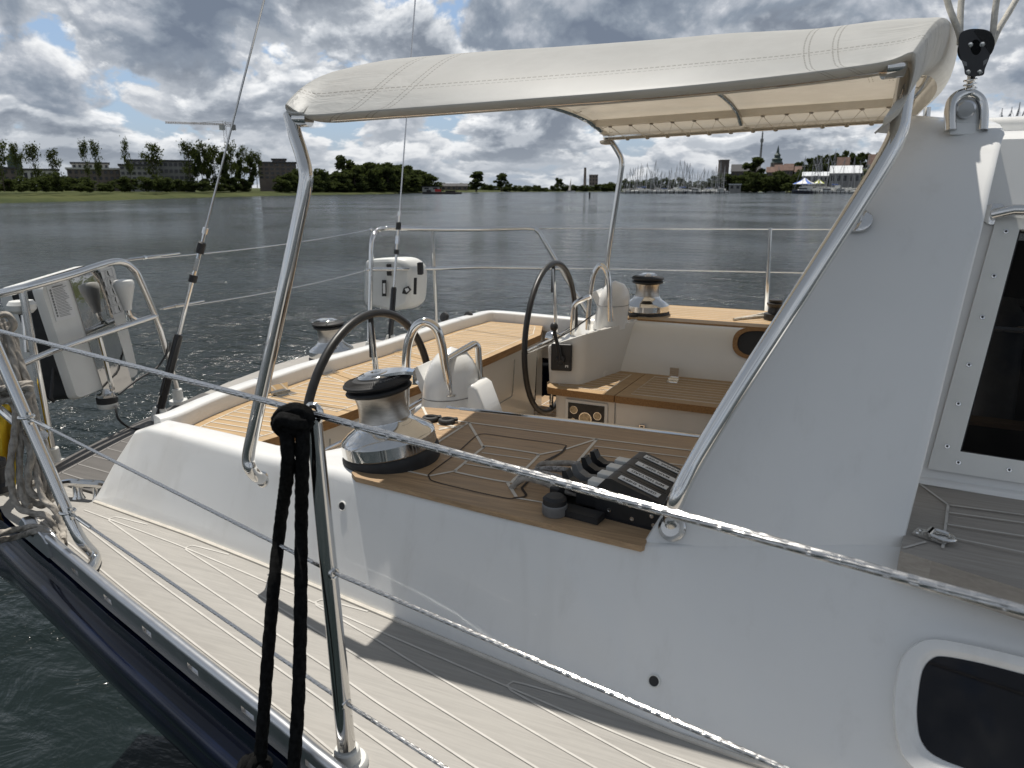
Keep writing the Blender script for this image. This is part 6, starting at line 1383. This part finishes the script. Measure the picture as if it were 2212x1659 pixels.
# flag and its staff socket
fl = empty('ensign_flag', at_(10, 960, 2.25), 'yellow part of a flag hanging limp behind the coiled rope', 'flag'); m = MB(); rows = []
for i in range(13):
    v = lerp(868, 1068, i / 12); rows.append([at_(lerp(-70, 38 - 4 * math.sin(i * .7), k / 12), v + 6 * math.sin(k * .8), 2.28 + .035 * math.sin(k * 1.25 + i * .25)) for k in range(13)])
m.grid(rows); o_ = part(m, 'flag_cloth', flagcloth, fl, angle=80); sm = o_.modifiers.new('solid', 'SOLIDIFY'); sm.thickness = .0012
m = MB(); m.lathe([(.03, 0), (.03, .02), (.022, .03), (.022, .075), (.028, .08), (.028, .10), (.02, .105)], at_(2, 1060, 2.15), n=18); part(m, 'deck_roller', blackpl)
# black rope tied round the upper lifeline
kn = empty('fender_rope', top_eye + V((-.06, .0, -.01)), 'black braided rope knotted on the lifeline with two strands hanging overboard', 'rope')
KD = (top_eye - EYE).dot(_fw)
def bk(u, v, d=0.0): return atd(u, v, KD + d)
def braid(pts, r=.0105): 
    m = MB(); m.tube(resample(smooth(pts, 10), .0022), r, 18, ridges=6, pitch=r * 4.2, depth=r * .34); return m
ks1 = [bk(618, 925, -.02), bk(622, 1010, -.02), aty(606, 1130, .83), aty(592, 1260, .79), aty(580, 1400, .755), aty(570, 1540, .725), aty(562, 1640, .705)]
ks2 = [bk(654, 925, -.02), bk(653, 1010, -.02), aty(651, 1130, .80), aty(650, 1260, .765), aty(648, 1400, .735), aty(643, 1540, .71), aty(632, 1690, .69)]
part(braid(ks1), 'hanging_strand', ropeblack, kn, angle=80); part(braid(ks2), 'hanging_strand', ropeblack, kn, angle=80)
kw = [bk(600, 920, .012), bk(608, 896, -.012), bk(640, 884, -.022), bk(662, 898, -.018), bk(650, 926, -.020), bk(618, 922, -.022), bk(602, 906, .010), bk(630, 886, .020), bk(658, 892, .014), bk(664, 914, -.008), bk(640, 914, -.034), bk(612, 906, -.034), bk(604, 922, -.02), bk(622, 932, -.014), bk(656, 928, -.012)]
part(braid(kw, .0112), 'knot', ropeblack, kn, angle=80)
c_ = aty(550, 1660, .70); ek = [c_ + V((.020 * math.cos(t * 2.3) * math.cos(t * .5), .020 * math.sin(t * 2.3), .020 * math.cos(t * 2.3) * math.sin(t * .5))) for t in [k * .32 for k in range(44)]]
part(braid(ek, .0085), 'rope_end_knot', ropeblack, kn, angle=80)
# mainsheet block on its pad eye above the deckhouse
PM = V((0, 0, 0)); eyeb = onpanel(2090, 286); eyd = (eyeb - EYE).dot(_fw) - .005
def bb(u, v, d=0.0): return atd(u, v, eyd + d)
mb = empty('mainsheet_block', eyeb, 'black mainsheet block with grey ropes standing on a chrome pad eye', 'pulley block')
def plate(px, d0, d1, name, mt, bev=0.0, hole=None, lab=None):
    m = MB(); P0 = smooth([bb(u, v, d0) for u, v in px], 4, True); P1 = smooth([bb(u, v, d1) for u, v in px], 4, True)
    if hole:
        H0 = [bb(*p, d0) for p in hole]; H1 = [bb(*p, d1) for p in hole]; 
        m.grid([[a, b] for a, b in zip(P0, P1)], closeu=True); m.grid([[a, b] for a, b in zip(H0, H1)], closeu=True)
        n_ = len(P0)
        for A1, Hh in ((P0, H0), (P1, H1)): m.grid([[A1[i], A1[i].lerp(Hh[int(i * len(Hh) / n_) % len(Hh)], .5), Hh[int(i * len(Hh) / n_) % len(Hh)]] for i in range(n_)], closeu=True)
    else: m.grid([[a, b] for a, b in zip(P0, P1)], closeu=True); m.face(P0); m.face(P1[::-1])
    return part(m, name, mt, mb, lab, bevel=bev, angle=30)
chk = [(2070, 90), (2075, 72), (2090, 64), (2112, 62), (2135, 66), (2145, 78), (2145, 98), (2138, 122), (2128, 148), (2122, 163), (2088, 163), (2082, 145), (2074, 120)]
hole = [(2108 + 8.5 * math.cos(a) * (1 + .25 * math.sin(a)), 100 + 16 * math.sin(a) * (1.0 if math.sin(a) < 0 else .75)) for a in [math.radians(-168 + 360 * k / 48) for k in range(48)]]
chk_s = chk
plate(chk, -.014, -.010, 'cheek_plate', blackpl, 0, [(2108 + 11.5 * math.cos(a), 102 + 17 * math.sin(a)) for a in [math.radians(192 + 360 * k / 52) for k in range(52)]])
plate(chk, .010, .014, 'cheek_plate', blackpl, 0, [(2108 + 11.5 * math.cos(a), 102 + 17 * math.sin(a)) for a in [math.radians(192 + 360 * k / 52) for k in range(52)]])
m = MB(); c_ = bb(2108, 102); ax = -ray(2108, 102).normalized(); m.lathe([(.0135, -.009), (.030, -.009), (.027, 0), (.030, .009), (.0135, .009), (.0135, -.009)], c_, ax, 32); part(m, 'sheave', blackgl, mb)
for u, v in ((2091, 156), (2116, 156), (2096, 97), (2122, 96)): m = MB(); m.lathe([(.0046, 0), (.0044, .0014), (.0018, .0016), (.0016, .0006), (.0001, .0006)], bb(u, v, -.0142), ax, 14); part(m, 'cheek_screw', steel, mb)
m = MB()
for q in ([(2077, 130), (2088, 134), (2089, 143), (2082, 142)], [(2124, 132), (2134, 126), (2131, 136), (2124, 142)]): m.slab([bb(u, v, -.0145) for u, v in q], ax * -.001)
part(m, 'cheek_mark', greypl, mb)
m = MB(); hx = [bb(2096 + 14 * math.sin(t * 1.0) * 1.0, 168 + 34 * t / (2 * math.pi * 3.5), -.0 + .012 * math.cos(t)) for t in [2 * math.pi * 3.5 * k / 90 for k in range(91)]]; m.tube(hx, .0016, 6); part(m, 'spring', steel, mb)
m = MB(); m.tube([bb(2099, 160), bb(2095, 204)], .007, 10); part(m, 'swivel_pin', steel, mb)
m = MB(); m.tube(smooth([bb(2053, 282), bb(2053, 240), bb(2062, 214), bb(2088, 202), (bb(2114, 214)), bb(2122, 240), bb(2121, 282)], 8), .0105, 14); part(m, 'pad_eye', steel, mb)
plate([(2058, 284), (2056, 240), (2064, 218), (2088, 206), (2112, 218), (2119, 240), (2117, 284)], .001, .006, 'eye_web', gelcoat)
m = MB(); m.lathe([(.0165, -.004), (.0165, .004), (.013, .007), (.0001, .0075)], bb(2087, 236, -.010), ax, 26); part(m, 'eye_boss', alloy, mb)
m = MB(); m.slab([bb(*p, .0) for p in [(2050, 262), (2124, 262), (2124, 292), (2050, 292)]], ax * -.018); part(m, 'eye_base', gelcoat, mb, bevel=.004)
for i, q in enumerate(([(2078, 92), (2068, 60), (2052, 20), (2036, -40), (2010, -160)], [(2074, 95), (2074, 50), (2076, 10), (2082, -60), (2090, -200)], [(2143, 88), (2146, 60), (2150, 20), (2158, -40), (2170, -180)], [(2141, 100), (2158, 62), (2182, 22), (2216, -40), (2280, -170)])):
    dd = [-.002 + .012 * (1 if i % 2 else -1) * k / 4 for k in range(5)]; part(rope_mesh([bb(u, v, d) for (u, v), d in zip(q, dd)], .0058, ropewhite, 'x', ridges=8, pitch=.035, depth=.0006), 'sheet_part', ropewhite, mb, angle=80)

# ================================================================== water
m = MB(); m.grid([[V((x, y, 0)) for y in (-60, 0, 60, 400, 2500)] for x in (-2500, -400, -60, 0, 60, 400, 2500)])
wo = m.build('water', water, None); tag(wo, 'dark rippled harbour water with scattered sun glints', None, None, 'structure')
